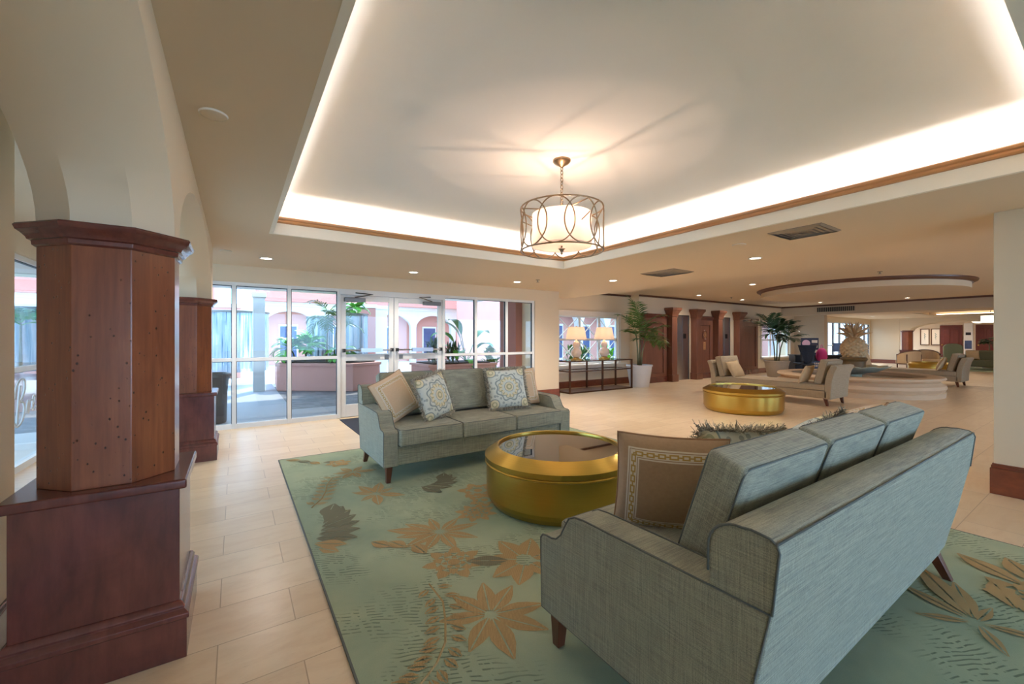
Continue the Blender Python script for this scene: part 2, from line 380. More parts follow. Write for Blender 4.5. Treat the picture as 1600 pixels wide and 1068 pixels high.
# ------------------------------------------------------------------ SETTING: floor and ceilings
CH = 2.45; CH2 = 2.68
struct(MB().box(-8, 38, -6, 12, -.2, 0).box(-8, 38, -6, 7.4, -.001, 0).build('floor', 'floor') if False else MB().box(-2.0, 38, -6, 8.9, -.2, 0).build('floor', 'floor'), 'cream travertine tile floor of the lobby')
TX0, TX1, TY0, TY1 = .32, 4.30, .235, 5.0        # tray opening
mb = MB()
def slabhole(mb, X0, X1, Y0, Y1, hx0, hx1, hy0, hy1, z0, z1):
    mb.box(X0, hx0, Y0, Y1, z0, z1); mb.box(hx1, X1, Y0, Y1, z0, z1); mb.box(hx0, hx1, Y0, hy0, z0, z1); mb.box(hx0, hx1, hy1, Y1, z0, z1)
slabhole(mb, -2.1, 7.55, -6, 8.8, TX0, TX1, TY0, TY1, CH, CH+.04)
mb.box(7.50, 7.55, -6, 8.8, CH+.04, CH2+.04)
struct(mb.build('ceiling', 'ceil'), 'tan lower ceiling around the lit tray')
# raised tray: outer pocket walls, top, coved corner
PW = .30; TZ = 2.86; mb = MB(); k = 6
def rect(o, z): return [(TX0-o, TY0-o, z), (TX1+o, TY0-o, z), (TX1+o, TY1+o, z), (TX0-o, TY1+o, z)]
rs = [rect(PW, CH+.04), rect(PW, TZ-.14)]
for i in range(1, k+1):
    a = pi/2*i/k; rs.append(rect(PW-.14*(1-cos(a)), TZ-.14+.14*sin(a)))
mb.rings(rs, cap=(False, True)); mb.rings([[(x, y, z) for x, y, z in rect(PW+.02, CH+.04)], [(x, y, z) for x, y, z in rect(PW+.02, TZ+.05)]], cap=(False, True))
o = mb.build('ceiling_tray', 'tray', smooth='auto'); struct(o, 'raised white tray ceiling glowing from its cove'); o['category'] = 'ceiling'
mb = MB(); mb.rings([rect(-.006, CH-.001), rect(-.006, CH+.115), rect(.03, CH+.115), rect(.03, CH-.001)], loop=True)
struct(mb.build('trim_1', 'fasc'), 'cream fascia round the tray opening')
mb = MB()
prof = [(-.006, .115), (-.022, .120), (-.028, .132), (-.024, .146), (-.036, .156), (-.040, .170), (-.034, .180), (.03, .180), (.03, .115)]
mb.rings([rect(p[0], CH+p[1]) for p in prof], loop=True)
struct(mb.build('trim_2', 'honey'), 'honey brown moulding round the lit tray')
def strip(name, x0, x1, y0, y1, z, m, lab):
    o = MB().box(x0, x1, y0, y1, z, z+.012).build(name, m); return tag(o, lab, 'cove light', 'cove light strips hidden behind the tray lip')
zc = CH+.06
strip('cove_light', TX0+.0, TX1, TY1+.12, TY1+.15, zc, 'cove', 'cove strip along the far edge of the tray ceiling')
strip('cove_light', TX0+.0, TX1, TY0-.15, TY0-.12, zc, 'cove', 'cove strip along the near edge of the tray ceiling')
strip('cove_light', TX0-.15, TX0-.12, TY0, TY1, zc, 'cove', 'cove strip along the arcade side of the tray ceiling')
strip('cove_light', TX1+.12, TX1+.15, TY0, TY1, zc, 'cove', 'cove strip along the fountain side of the tray ceiling')
struct(B(7.55, 19.1, -6, 8.8, CH2, CH2+.04).build('ceiling_fountain', 'ceil'), 'tan ceiling over the fountain')
mb = MB(); slabhole(mb, 19.4, 38, -6, 8.8, 24.2, 27.7, -.5, 5.4, CH, CH+.04); mb.box(24.0, 27.9, -.7, 5.6, 2.78, 2.82)
mb.box(24.0, 24.02, -.7, 5.6, CH+.04, 2.78); mb.box(27.88, 27.9, -.7, 5.6, CH+.04, 2.78); mb.box(24, 27.9, 5.58, 5.6, CH+.04, 2.78)
struct(mb.build('ceiling_lounge', 'ceil'), 'ceiling of the far lounge with its own tray')
MB().box(24.22, 27.68, 5.42, 5.45, CH+.05, CH+.06)
strip('cove_light', 27.73, 27.76, -.4, 5.3, CH+.05, 'cove_far', 'cove strip of the far lounge tray')
struct(B(19.1, 19.4, -6, 8.4, 2.3, CH2+.04).build('trim_3', 'greige'), 'tan header beam across the hall')
struct(MB().box(19.06, 19.1, -6, 8.3, CH2-.06, CH2).build('trim_4', 'dark_trim'), 'dark crown on the header beam')
struct(MB().box(10.1, 19.1, 8.26, 8.3, CH2-.055, CH2).box(7.55, 10.1, 8.61, 8.65, CH2-.055, CH2).build('trim_5', 'dark_trim'), 'dark crown along the elevator wall')

# ------------------------------------------------------------------ arcade wall on the left
XA, XB = -.23, -.66; CF = .125; ZS = 1.80
piers = [(-.94), 2.51, 5.95]; HP = .215
def arch_wall(name, y0, y1, springs, X0, X1, ztop, sign=1, axis='x', ap=.515, ch=CF, mat='wall', apo=.07):
    """wall with arches. X0 face to the room, X1 far face. springs = list of (ya, yb) openings"""
    mb = MB(); n = 28
    xs = [X0, X0+(X1-X0)*ch/abs(X1-X0), X1-(X1-X0)*ch/abs(X1-X0), X1]
    P = (lambda X, Y, Z: (X, Y, Z)) if axis == 'x' else (lambda X, Y, Z: (Y, X, Z))
    prev = y0; zt = ztop
    solids = []
    for ya, yb in springs:
        solids.append((prev, ya)); prev = yb
        cy = (ya+yb)/2; a = (yb-ya)/2
        inn = [(cy-a*cos(pi*i/n), ZS+ap*sin(pi*i/n)) for i in range(n+1)]
        out = [(cy-(a+ch)*cos(pi*i/n), ZS+(ap+apo)*sin(pi*i/n)) for i in range(n+1)]
        L = [out, inn, inn, out]
        vs = []; fs = []
        for j in range(4):
            for (y, z) in L[j]: vs.append(P(xs[j], y, z))
        m = n+1
        for j in range(3):
            for i in range(n): fs.append((j*m+i, j*m+i+1, (j+1)*m+i+1, (j+1)*m+i))
        b = len(vs)
        for j in (0, 3):
            for (y, z) in out: vs.append(P(xs[j], y, zt))
        for i in range(n): fs.append((i, i+1, b+i+1, b+i)); fs.append((3*m+i, 3*m+i+1, b+m+i+1, b+m+i))
        mb.add(vs, fs)
    solids.append((prev, y1))
    for a, b in solids:
        lo = a+(ch if a != y0 else 0); hi = b-(ch if b != y1 else 0)
        ia = a if a != y0 else a; ib = b
        poly = [(X0, lo), (X0, hi)]+([(xs[1], b), (xs[2], b)] if b != y1 else [])+[(X1, hi), (X1, lo)]+([(xs[2], a), (xs[1], a)] if a != y0 else [])
        if axis != 'x': poly = [(p[1], p[0]) for p in poly]
        yield_z = ZS+.001
        mb.prism(poly, yield_z-.02, yield_z)
        # flat faces above spring
        for X in (X0, X1):
            mb.add([P(X, lo, ZS), P(X, hi, ZS), P(X, hi, zt), P(X, lo, zt)], [(0, 1, 2, 3)])
    return mb.build(name, mat, smooth='auto')
op = [(piers[0]+HP, piers[1]-HP), (piers[1]+HP, piers[2]-HP)]
struct(arch_wall('wall_arcade', piers[0]-.3, piers[2]+HP, [(-.725, 2.295), (2.725, 5.735)], XA, XB, CH, ap=.50), 'cream arcade wall with two wide arches')
struct(B(XB, XA, 6.1, 7.5, 0, CH).build('wall_left', 'wall'), 'wall behind the second wooden pillar') if False else None
def pillar(name, x, y, label, rz=0, sc=1, group=None, shaftm='cherry'):
    t = thing(name, label, 'pillar', (x, y, 0), rz, group); h = .25
    def octa(r, c): # half width r, corner cut c
        return [(-r, -r+c), (-r+c, -r), (r-c, -r), (r, -r+c), (r, r-c), (r-c, r), (-r+c, r), (-r, r-c)]
    def sq(r): return [(-r, -r), (r, -r), (r, r), (-r, r)]
    mb = MB(); mb.rings([[(*p, z) for p in sq(r)] for r, z in ((h+.022, 0), (h+.022, .165), (h+.030, .17), (h+.030, .188), (h+.020, .200), (h+.012, .206), (h+.016, .216), (h+.008, .232), (h, .238))])
    mb.build('base_moulding', 'cherry_dark', t, bevel=.002)
    MB().prism(sq(h-.004), .2, .715).build('pedestal', 'cherry_dark', t, bevel=.004)
    MB().prism(sq(h+.022), .715, .755).build('cap', 'cherry_dark', t, bevel=.008)
    MB().prism(octa(HP, .127), .755, 1.73).build('shaft', shaftm, t, bevel=.003)
    mb = MB(); mb.rings([[(*p, z) for p in octa(r, .127*(r/HP))] for r, z in ((HP+.004, 1.715), (HP+.012, 1.722), (HP+.014, 1.738), (HP+.024, 1.742), (HP+.028, 1.752), (HP+.040, 1.766), (HP+.052, 1.776), (HP+.058, 1.792), (HP+.052, 1.800))])
    mb.build('crown_moulding', 'cherry_dark', t, bevel=.0015); return t
p0 = pillar('arcade_pillar', -.445, piers[1], 'big octagonal cherry wood pillar on a dark pedestal, nearest on the left')
p1 = dup(p0, (-.445, piers[2], 0), label='smaller looking cherry wood pillar at the end of the arcade, beside the glass wall')

# low wall strip left of the near pillar and rear return
struct(wallpoly('x', -.95, -.85, -6, 2.87, 0, CH, []).build('wall_left', 'wall'), 'cream wall at the left edge of the view')
mb = MB(); mb.box(-.85, -.832, -6, 2.87, 0, .165); mb.box(-.85, -.825, -6, 2.87, .165, .185); mb.box(-.85, -.838, -6, 2.87, .185, .20)
struct(mb.build('baseboard_left', 'cherry_dark', bevel=.003), 'dark wooden baseboard at the left edge')

# ------------------------------------------------------------------ glass walls
def storefront(name, axis, c, verts, z0, zr, z1, label, skip=(), fw=.055, dp=.09, mat='whitefr'):
    """verts: mullion centre positions along the wall; rail zr; skip: bays left for doors"""
    t = bpy.data.objects.new(name, None); C.objects.link(t); struct(t, label)
    def bx(a0, a1, z_0, z_1, d=dp):
        return B(a0, a1, c-d/2, c+d/2, z_0, z_1) if axis == 'y' else B(c-d/2, c+d/2, a0, a1, z_0, z_1)
    for v in verts: bx(v-fw/2, v+fw/2, z0, z1).build('mullion', mat, t, bevel=.004)
    a, b = verts[0], verts[-1]
    bx(a, b, z1-.05, z1, dp-.004).build('head_rail', mat, t)
    for i in range(len(verts)-1):
        if i in skip: continue
        u0, u1 = verts[i]+fw/2, verts[i+1]-fw/2
        bx(u0, u1, z0, z0+.07, dp-.004).build('sill_rail', mat, t)
        bx(u0, u1, zr-.025, zr+.025, dp-.004).build('middle_rail', mat, t)
        bx(u0, u1, z0+.07, zr-.025, .008).build('lower_pane', 'glass', t)
        bx(u0, u1, zr+.025, z1-.05, .008).build('upper_pane', 'glass', t)
        g = MB()
        for (q0, q1) in ((z0+.07, zr-.025), (zr+.025, z1-.05)):
            for e in ((u0, u0+.008, q0, q1), (u1-.008, u1, q0, q1), (u0, u1, q1-.008, q1)):
                g.box(e[0], e[1], c-.02, c+.02, e[2], e[3]) if axis == 'y' else g.box(c-.02, c+.02, e[0], e[1], e[2], e[3])
        g.build('gasket', 'black', t)
    return t
GY = 7.54; GT = 2.20
storefront('window_1', 'y', GY, [-1.87, -.86, -.02, .715, 1.46], 0, 1.035, GT, 'white framed glass wall left of the entrance doors')
storefront('window_2', 'y', GY, [3.385, 4.10, 4.85, 5.56], 0, 1.035, GT, 'white framed glass wall right of the entrance doors')
storefront('window_3', 'x', -1.87, [2.6, 4.2, 5.85, 7.45], 0, 1.035, GT, 'glass wall of the room behind the arcade')
# entrance doors
def door(name, x0, x1, hinge, label):
    t = bpy.data.objects.new(name, None); C.objects.link(t); struct(t, label); st = .085
    f = MB(); y0, y1 = GY-.025, GY+.025; zt = 2.10
    f.box(x0, x0+st, y0, y1, .01, zt); f.box(x1-st, x1, y0, y1, .01, zt)
    f.box(x0+st, x1-st, y0, y1, zt-.09, zt); f.box(x0+st, x1-st, y0, y1, .01, .22); f.box(x0+st, x1-st, y0, y1, .97, 1.08)
    f.build('door_frame', 'whitefr', t, bevel=.004)
    B(x0+st, x1-st, GY-.004, GY+.004, .22, .97).build('lower_pane', 'glass', t); B(x0+st, x1-st, GY-.004, GY+.004, 1.08, zt-.09).build('upper_pane', 'glass', t)
    g = MB(); zb = 1.15
    g.tube([(x0+.04, y0-.06, zb), (x1-.04, y0-.06, zb)], .014, 10)
    g.box(x0+.32, x1-.22, y0-.085, y0-.035, zb-.035, zb+.035)
    b = g.build('push_bar', 'steel', t, smooth='auto')
    for xx in (x0+.03, x1-.06): B(xx, xx+.035, y0-.08, y0, zb-.03, zb+.03).build('bracket', 'black', b)
    xa = x0+.05 if hinge < 0 else x1-.40
    cl = B(xa, xa+.35, y0-.07, y0, zt-.115, zt-.045).build('door_closer', 'grey_metal', t, bevel=.006)
    MB().tube([(xa+.17, y0-.05, zt-.04), (xa+.17-hinge*.28, y0-.13, zt+.02), (xa+.17-hinge*.02, y0-.02, zt+.045)], .012, 8).build('closer_arm', 'grey_metal', cl)
    B(x0+.09 if hinge > 0 else x1-.16, (x0+.09 if hinge > 0 else x1-.16)+.07, y0-.012, y0, .985, 1.06).build('lock_plate', 'grey_metal', t)
    return t
door('door_1', 1.49, 2.40, -1, 'left leaf of the white glass entrance doors')
door('door_2', 2.41, 3.355, 1, 'right leaf of the white glass entrance doors')
struct(B(1.46, 3.385, GY-.05, GY+.05, 2.105, GT).build('trim_6', 'whitefr', bevel=.004), 'white head frame over the entrance doors')
struct(MB().box(-2.0, 5.62, GY-.06, GY+.1, GT, CH).box(-1.95, -1.79, 2.9, GY-.06, GT, CH).build('wall_entrance', 'wall'), 'cream wall band above the glass wall')
struct(MB().box(5.60, 6.3, 7.50, 8.75, 0, CH).build('wall_pier', 'wall'), 'cream wall pier between glass wall and lamp window')
struct(MB().box(5.60, 6.32, 7.48, 7.50, 0, .19).box(6.3, 6.32, 7.48, 8.65, 0, .19).build('baseboard_pier', 'baseboard', bevel=.004), 'wooden baseboard of the wall pier')
struct(MB().box(-1.93, -1.80, -1, 2.6, 0, CH).build('wall_cafe', 'wall'), 'wall behind the arcade')

# ------------------------------------------------------------------ lamp window wall (Y=8.65)
WY = 8.65; w0, w1, wz0, wz1 = 6.5, 9.55, .64, 2.0
struct(wallpoly('y', WY, WY+.12, 6.3, 10.1, 0, CH2+.02, [(w0, w1, wz0, wz1)]).build('wall_window', 'wall'), 'cream wall with the lamp window')
t = bpy.data.objects.new('window_4', None); C.objects.link(t); struct(t, 'white window with crossed lattice behind the table lamps')
MB().box(w0-.1, w1+.12, WY-.03, WY, wz1, wz1+.10).box(w0-.1, w1+.12, WY-.05, WY, wz1+.10, wz1+.13).box(w1, w1+.12, WY-.03, WY, wz0, wz1).build('window_casing', 'whitepaint', t, bevel=.004)
MB().box(w0-.1, w1+.25, WY-.16, WY, wz0-.05, wz0).box(w0-.1, w1+.2, WY-.10, WY, wz0-.22, wz0-.05).build('window_sill', 'whitepaint', t, bevel=.006)
vx = [w0, 7.27, 8.05, 8.80, w1]
for v in vx: B(v-.03, v+.03, WY+.02, WY+.08, wz0, wz1).build('mullion', 'whitefr', t)
for i in range(4):
    a, b = vx[i]+.03, vx[i+1]-.03
    B(a, b, WY+.02, WY+.08, 1.30, 1.36).build('middle_rail', 'whitefr', t); B(a, b, WY+.02, WY+.08, wz1-.05, wz1).build('head_rail', 'whitefr', t); B(a, b, WY+.02, WY+.08, wz0, wz0+.05).build('sill_rail', 'whitefr', t)
    for z_0, z_1 in ((wz0+.05, 1.30), (1.36, wz1-.05)):
        B(a, b, WY+.047, WY+.053, z_0, z_1).build('pane', 'glass', t)
        MB().tube([(a, WY+.075, z_0), (b, WY+.075, z_1)], .013, 6).tube([(a, WY+.075, z_1), (b, WY+.075, z_0)], .013, 6).build('lattice', 'whitepaint', t)
struct(MB().box(6.32, 10.1, WY-.02, WY, 0, .185).box(6.32, 10.1, WY-.026, WY, .15, .165).build('baseboard_window', 'baseboard', bevel=.003), 'wooden baseboard under the lamp window')

# ------------------------------------------------------------------ elevator wall (Y=8.3)
EY = 8.3
struct(wallpoly('y', EY, EY+.35, 10.1, 20.3, 0, CH2+.02, [(17.45, 19.85, .62, 2.0), (11.9, 12.63, 0, 2.13), (14.42, 15.15, 0, 2.13)]).build('wall_elevator', 'wall'), 'cream wall with the two elevators')
def wpanel(x0, x1, z1, label, fr=.16):
    t = thing('wall_panel', label, 'wall panel', ((x0+x1)/2, EY, 0), 0, 'dark wood panels of the elevator wall'); h = (x1-x0)/2
    B(-h, h, -.05, 0, 0, z1).build('panel_board', 'mahogany', t, bevel=.003)
    f = MB(); f.box(-h, h, -.08, -.05, 0, .28); f.box(-h, h, -.08, -.05, z1-.3, z1); f.box(-h, -h+fr, -.08, -.05, .28, z1-.3); f.box(h-fr, h, -.08, -.05, .28, z1-.3)
    f.build('panel_frame', 'mahogany', t, bevel=.006)
    f = MB(); f.box(-h, h, -.12, -.05, z1-.08, z1); f.box(-h, h, -.10, -.05, z1-.13, z1-.08); f.build('panel_cornice', 'cherry_dark', t, bevel=.005)
    B(-h, h, -.1, -.05, 0, .18).build('baseboard', 'cherry_dark', t, bevel=.004); return t
wpanel(10.15, 11.32, 2.12, 'wide dark wood panel behind the tall palm')
wpanel(13.05, 13.88, 2.12, 'narrow dark wood panel between the two elevators')
wpanel(15.85, 17.0, 2.12, 'dark wood panel behind the second potted palm')
def epillar(x, label):
    t = thing('wood_pilaster', label, 'pilaster', (x, EY-.147, 0), 0, 'square wooden pilasters of the elevator wall'); h = .13
    B(-h, h, -.08, .14, .22, 2.05).build('shaft', 'mahogany', t, bevel=.01)
    B(-h-.03, h+.03, -.11, .14, 0, .22).build('base', 'mahogany', t, bevel=.008)
    mb = MB(); mb.rings([[(-h-a, -.08-a, z), (h+a, -.08-a, z), (h+a, .14, z), (-h-a, .14, z)] for a, z in ((.0, 2.03), (.02, 2.05), (.02, 2.08), (.03, 2.14), (.07, 2.22), (.10, 2.26), (.10, 2.32), (.09, 2.33))])
    mb.build('capital', 'mahogany', t, bevel=.003); return t
for xx, l in ((11.52, 'wooden pilaster left of the first elevator'), (12.83, 'wooden pilaster right of the first elevator'), (14.12, 'wooden pilaster left of the second elevator'), (15.5, 'wooden pilaster right of the second elevator')): epillar(xx, l)
def elevator(x0, x1, label):
    t = thing('elevator_door', label, 'elevator', ((x0+x1)/2, EY, 0), 0, 'steel elevator doors'); h = (x1-x0)/2
    B(-h, -.008, .02, .05, 0, 2.10).build('door_panel', 'steel', t, bevel=.003); B(.008, h, .02, .05, 0, 2.10).build('door_panel', 'steel', t, bevel=.003)
    MB().box(-h, -h+.03, 0, .06, 0, 2.13).box(h-.03, h, 0, .06, 0, 2.13).box(-h, h, 0, .06, 2.10, 2.13).build('door_surround', 'grey_metal', t)
    B(.06, .20, .012, .02, 1.36, 1.52).build('notice', 'black', t); B(-h, h, .08, .1, 0, 2.13).build('shaft_back', 'black', t); return t
elevator(11.9, 12.63, 'brushed steel elevator door nearest the tall palm'); elevator(14.42, 15.15, 'brushed steel elevator door farther right')
# emblem signs and call panel
def emblem(x, z, s, y, label, m1='dark_trim'):
    t = thing('wall_emblem', label, 'sign', (x, y, z)); n = 24
    mb = MB(); mb.rings([[(s*.72*k*cos(2*pi*i/n)*(1.25 if s > .3 else 1), d, s*k*sin(2*pi*i/n)) for i in range(n)] for k, d in ((1, 0), (1, -.02), (.9, -.03), (.82, -.02))]); mb.build('plaque', m1, t)
    mb = MB()
    for i in range(4):
        a = pi/2*i; cx, cz = s*.32*cos(a), s*.32*sin(a)*1.2
        mb.tube([(cx+s*.22*cos(b), -.028, cz+s*.24*sin(b)) for b in [2*pi*j/12 for j in range(12)]], .006, 5, closed=True)
    mb.build('motif', 'honey', t); return t
emblem(10.75, 1.50, .22, EY-.05, 'oval carved emblem on the wide panel by the palm'); emblem(13.42, 1.48, .17, EY-.05, 'small round carved emblem above the elevator call plate', 'mahogany')
t = thing('call_plate', 'brass elevator call plate with dark buttons', 'button panel', (13.42, EY-.05, .98)); B(-.06, .06, -.012, 0, 0, .26).build('plate', 'honey', t, bevel=.003)
for z in (.05, .12, .19): MB().lathe([(.018, 0), (.018, .01), (.012, .014)], 14, T=Matrix.Translation((0, -.012, z)) @ Matrix.Rotation(pi/2, 4, 'X')).build('button', 'black', t)

# second window beyond the elevator wall
t = bpy.data.objects.new('window_5', None); C.objects.link(t); struct(t, 'white window behind the second palm')
MB().box(17.35, 17.45, EY-.02, EY, .55, 2.1).box(19.85, 19.95, EY-.02, EY, .55, 2.1).box(17.35, 19.95, EY-.02, EY, 2.0, 2.12).box(17.35, 19.95, EY-.12, EY, .55, .62).build('window_casing', 'whitepaint', t, bevel=.004)
for v in (17.48, 18.26, 19.04, 19.82): B(v-.03, v+.03, EY+.05, EY+.12, .62, 2.0).build('mullion', 'whitefr', t)
B(17.48, 19.82, EY+.05, EY+.12, 1.28, 1.33).build('middle_rail', 'whitefr', t); B(17.48, 19.82, EY+.08, EY+.09, .62, 2.0).build('pane', 'glass', t)
struct(MB().box(17.05, 20.3, EY-.02, EY, 0, .18).build('baseboard_elevator', 'baseboard'), 'wooden baseboard by the second window')
struct(B(20.3, 20.6, 7.2, 8.65, 0, CH).build('wall_partition', 'greige'), 'grey tan wall stub behind the desk')
struct(wallpoly('y', 8.4, 8.55, 20.6, 30, 0, CH, [(24.1, 29.9, 0, 2.19)]).build('wall_lounge', 'wall'), 'cream wall holding the far glass wall')
storefront('window_6', 'y', 8.45, [24.15, 24.9, 25.7, 26.6, 27.5, 28.4, 29.2, 29.85], 0, 1.03, 2.19, 'far white framed glass wall behind the pineapple statue', fw=.09)
struct(MB().box(30.0, 30.1, 7.16, 8.55, 0, CH).build('wall_far', 'wall'), 'warm cream wall left of the far wooden pillar')
struct(B(29.97, 30.0, 7.17, 8.4, 0, .2).build('baseboard_far', 'baseboard'), 'baseboard of the far cream wall')

# far arcade and end wall
op2 = arch_wall('wall_far_arcade', -2, 7.155, [(2.6, 6.62)], 30.0, 30.43, CH, ap=.40, apo=.06); struct(op2, 'far cream arcade wall with a low arch'); 
p2 = dup(p0, (30.215, 6.9, 0), label='far wooden pillar under the low arch beyond the fountain')
p3 = dup(p0, (30.215, 2.37, 0), label='farthest wooden pillar hidden behind the right column')
struct(B(34, 34.1, -6, 9, 0, CH).build('wall_end', 'wall'), 'end wall beyond the far arcade')
def far_door(y0, y1, label):
    t = thing('panel_door', label, 'door', (33.98, (y0+y1)/2, 0)); h = (y1-y0)/2
    B(-.04, 0, -h, h, 0, 2.12).build('door_leaf', 'maroon', t, bevel=.01)
    f = MB()
    for a, b in ((.25, .9), (1.05, 1.9)): f.box(-.06, -.04, -h+.14, -.05, a, b).box(-.06, -.04, .05, h-.14, a, b)
    f.build('door_panel', 'maroon', t, bevel=.01)
    MB().lathe([(.02, 0), (.035, .03), (.03, .06), (0.005, .07)], 12, T=Matrix.Translation((-.04, h-.1, 1.0)) @ Matrix.Rotation(-pi/2, 4, 'Y')).build('door_knob', 'brass', t, smooth=True); return t
far_door(5.45, 6.35, 'dark red panel door behind the green wing chair'); far_door(4.25, 4.95, 'dark red panel door right of the white post')
t = thing('display_post', 'white post with blue notices between the far red doors', 'display', (33.5, 5.15, 0)); B(-.06, .06, -.17, .17, 0, 2.2).build('post_board', 'whitefr', t, bevel=.01); B(-.07, -.06, -.10, .10, 1.55, 1.7).build('notice', 'black', t); B(-.07, -.06, -.13, .13, .8, 1.25).build('notice', 'screen_blue', t)
for i, y in enumerate((6.98, 6.52)):
    t = thing('framed_print', ('left' if i == 0 else 'right')+' of the two tall framed botanical prints on the far wall', 'picture', (33.97, y, .98), 0, 'two tall framed prints'); h = .2
    MB().box(-.03, 0, -h, -h+.04, 0, .96).box(-.03, 0, h-.04, h, 0, .96).box(-.03, 0, -h+.04, h-.04, 0, .04).box(-.03, 0, -h+.04, h-.04, .92, .96).build('frame', 'bronze', t)
    B(-.015, 0, -h+.04, h-.04, .04, .92).build('print', 'paper', t)
    mb = MB().tube([(-.017, 0, .3), (-.017, .01, .62)], .006, 6)
    for k in range(5): mb.add([(-.018, 0, .4+.06*k), (-.018, .05*(-1)**k, .44+.06*k), (-.018, 0, .46+.06*k)], [(0, 1, 2)])
    mb.build('drawing', 'leaf_grey', t)

# ------------------------------------------------------------------ right column, rear and side walls
struct(B(5.52, 6.3, -.6, .70, 0, CH).build('wall_column', 'wall', bevel=.004), 'cream square column at the right edge')
struct(MB().box(5.50, 6.32, -.62, .72, 0, .225).box(5.506, 6.314, -.612, .714, .225, .25).box(5.512, 6.308, -.608, .708, .25, .265).build('baseboard_column', 'baseboard', bevel=.004), 'wooden baseboard round the right column')
struct(wallpoly('y', -3.3, -3.15, -.85, 38, 0, CH2, [(-.6, 1.6, .1, 2.38), (1.75, 4.4, .1, 2.38), (4.55, 7.2, .1, 2.38), (9, 11.5, .3, 2.3), (13, 16, .3, 2.3)]).build('wall_back', 'wall'), 'wall of tall windows behind the view')
struct(B(-2, -1.9, -6, -1, 0, CH).build('wall_side', 'wall'), 'wall far left behind the view') 

# ------------------------------------------------------------------ ceiling fittings
def downlight(x, y, z, label, e=DL_W, r=.085):
    t = thing('downlight', label, 'ceiling light', (x, y, z), 0, 'recessed ceiling downlights')
    MB().rings([[(rr*cos(2*pi*i/28), rr*sin(2*pi*i/28), zz) for i in range(28)] for rr, zz in ((r, 0), (r+.002, -.006), (r-.016, -.008), (r-.022, 0))], loop=True).build('trim_ring', 'whitefr', t, smooth=True)
    MB().lathe([(r-.022, -.001), (.03, -.003)], 28).build('lens', 'bulb', t)
    l = bpy.data.lights.new('downlight_bulb', 'SPOT'); l.energy = e*4; l.spot_size = radians(150); l.spot_blend = .9; l.shadow_soft_size = .06; l.color = (1, .91, .80)
    o = bpy.data.objects.new('downlight_bulb', l); C.objects.link(o); o.parent = t; o.location = (0, 0, -.03); return t
for x, y, l in ((.35, 6.6, 'downlight above the tiles by the second pillar'), (2.45, 6.63, 'downlight in front of the entrance doors'), (4.53, 6.64, 'downlight near the right end of the glass wall'),
                (5.94, 5.49, 'downlight past the tray corner near the lamp window'), (5.9, 2.89, 'downlight between tray and hall, left of the vent'),
                (5.9, .3, 'downlight near the right column')):
    downlight(x, y, CH, l)
for x, y, l in ((11.8, 7.43, 'downlight before the first elevator'), (14.38, 7.46, 'downlight before the second elevator'), (17.76, 6.41, 'downlight beyond the oval ceiling drop'), (18.15, 4.15, 'downlight beyond the ceiling drop, right one'), (10.53, 5.22, 'small downlight over the gold table by the chaise'),
                (10.6, -.2, 'added fill downlight right of the fountain, out of view'), (14.5, -.5, 'added fill downlight far right of the fountain, out of view')):  # these two are unseen extras, added to fill out the hall lighting
    downlight(x, y, CH2, l, 12)
for x, y, l in ((22, 6.2, 'downlight of the far lounge near the partition'), (22, 3, 'downlight of the far lounge behind the chaise'), (28.9, 6.6, 'downlight washing the far cream wall'), (33.0, 6.7, 'downlight above the framed prints'), (32.5, 4, 'downlight in the far passage'), (26, 7.2, 'downlight by the far glass wall')):
    downlight(x, y, CH, l, 10)
def disc(name, x, y, z, r, label, cat):
    t = thing(name, label, cat, (x, y, z)); MB().lathe([(r, 0), (r, -.008), (r*.9, -.012), (.01, -.014)], 32).build('grille', 'ceil', t, smooth='auto')
    MB().rings([[(q*cos(2*pi*i/32), q*sin(2*pi*i/32), w) for i in range(32)] for q, w in ((r+.001, 0), (r+.006, -.004), (r+.001, -.010))], loop=True).build('rim', 'whitepaint', t); return t
disc('ceiling_speaker', -.09, 2.50, CH, .055, 'round flush speaker in the tan ceiling by the arcade', 'speaker'); disc('ceiling_speaker', -.1, 6.3, CH, .06, 'round flush speaker near the second pillar', 'speaker'); disc('ceiling_speaker', 4.9, 2.58, CH, .07, 'small round speaker between tray and square vent', 'speaker')
def vent(x0, x1, y0, y1, label):
    t = thing('ceiling_vent', label, 'vent', ((x0+x1)/2, (y0+y1)/2, CH), 0, 'square ceiling air vents'); a, b = (x1-x0)/2, (y1-y0)/2
    for k in range(5):
        q = 1-k*.19; r_ = [( -a*q, -b*q), (a*q, -b*q), (a*q, b*q), (-a*q, b*q)]; w = q-.09
        s_ = [(-a*w, -b*w), (a*w, -b*w), (a*w, b*w), (-a*w, b*w)]
        MB().rings([[(*p, -.004-.004*k) for p in r_], [(*p, -.018) for p in s_], [(*p, -.014) for p in s_]], cap=(False, False)).build('louvre', 'grille', t)
    B(-a, a, -b, b, -.003, 0).build('plate', 'grey_metal', t); return t
vent(4.62, 5.10, 1.66, 2.14, 'large square louvred vent nearest the right column'); vent(5.7, 6.25, 4.02, 4.66, 'square louvred vent beyond the tray, before the elevator hall')
t = thing('header_grille', 'slatted air grille in the header beam above the pineapple', 'vent', (19.09, 6.35, 2.40)); B(-.01, 0, -.55, .65, 0, .17).build('backing', 'black', t)
for i in range(20): B(-.02, -.01, -.55+.06*i, -.53+.06*i, 0, .17).build('slat', 'grille', t)
def sprinkler(x, y, z, label):
    t = thing('sprinkler', label, 'sprinkler', (x, y, z)); MB().lathe([(.045, 0), (.04, -.008), (.012, -.01), (.012, -.04), (.03, -.042), (.03, -.047), (.004, -.048)], 16).build('sprinkler_head', 'grille', t, smooth='auto')
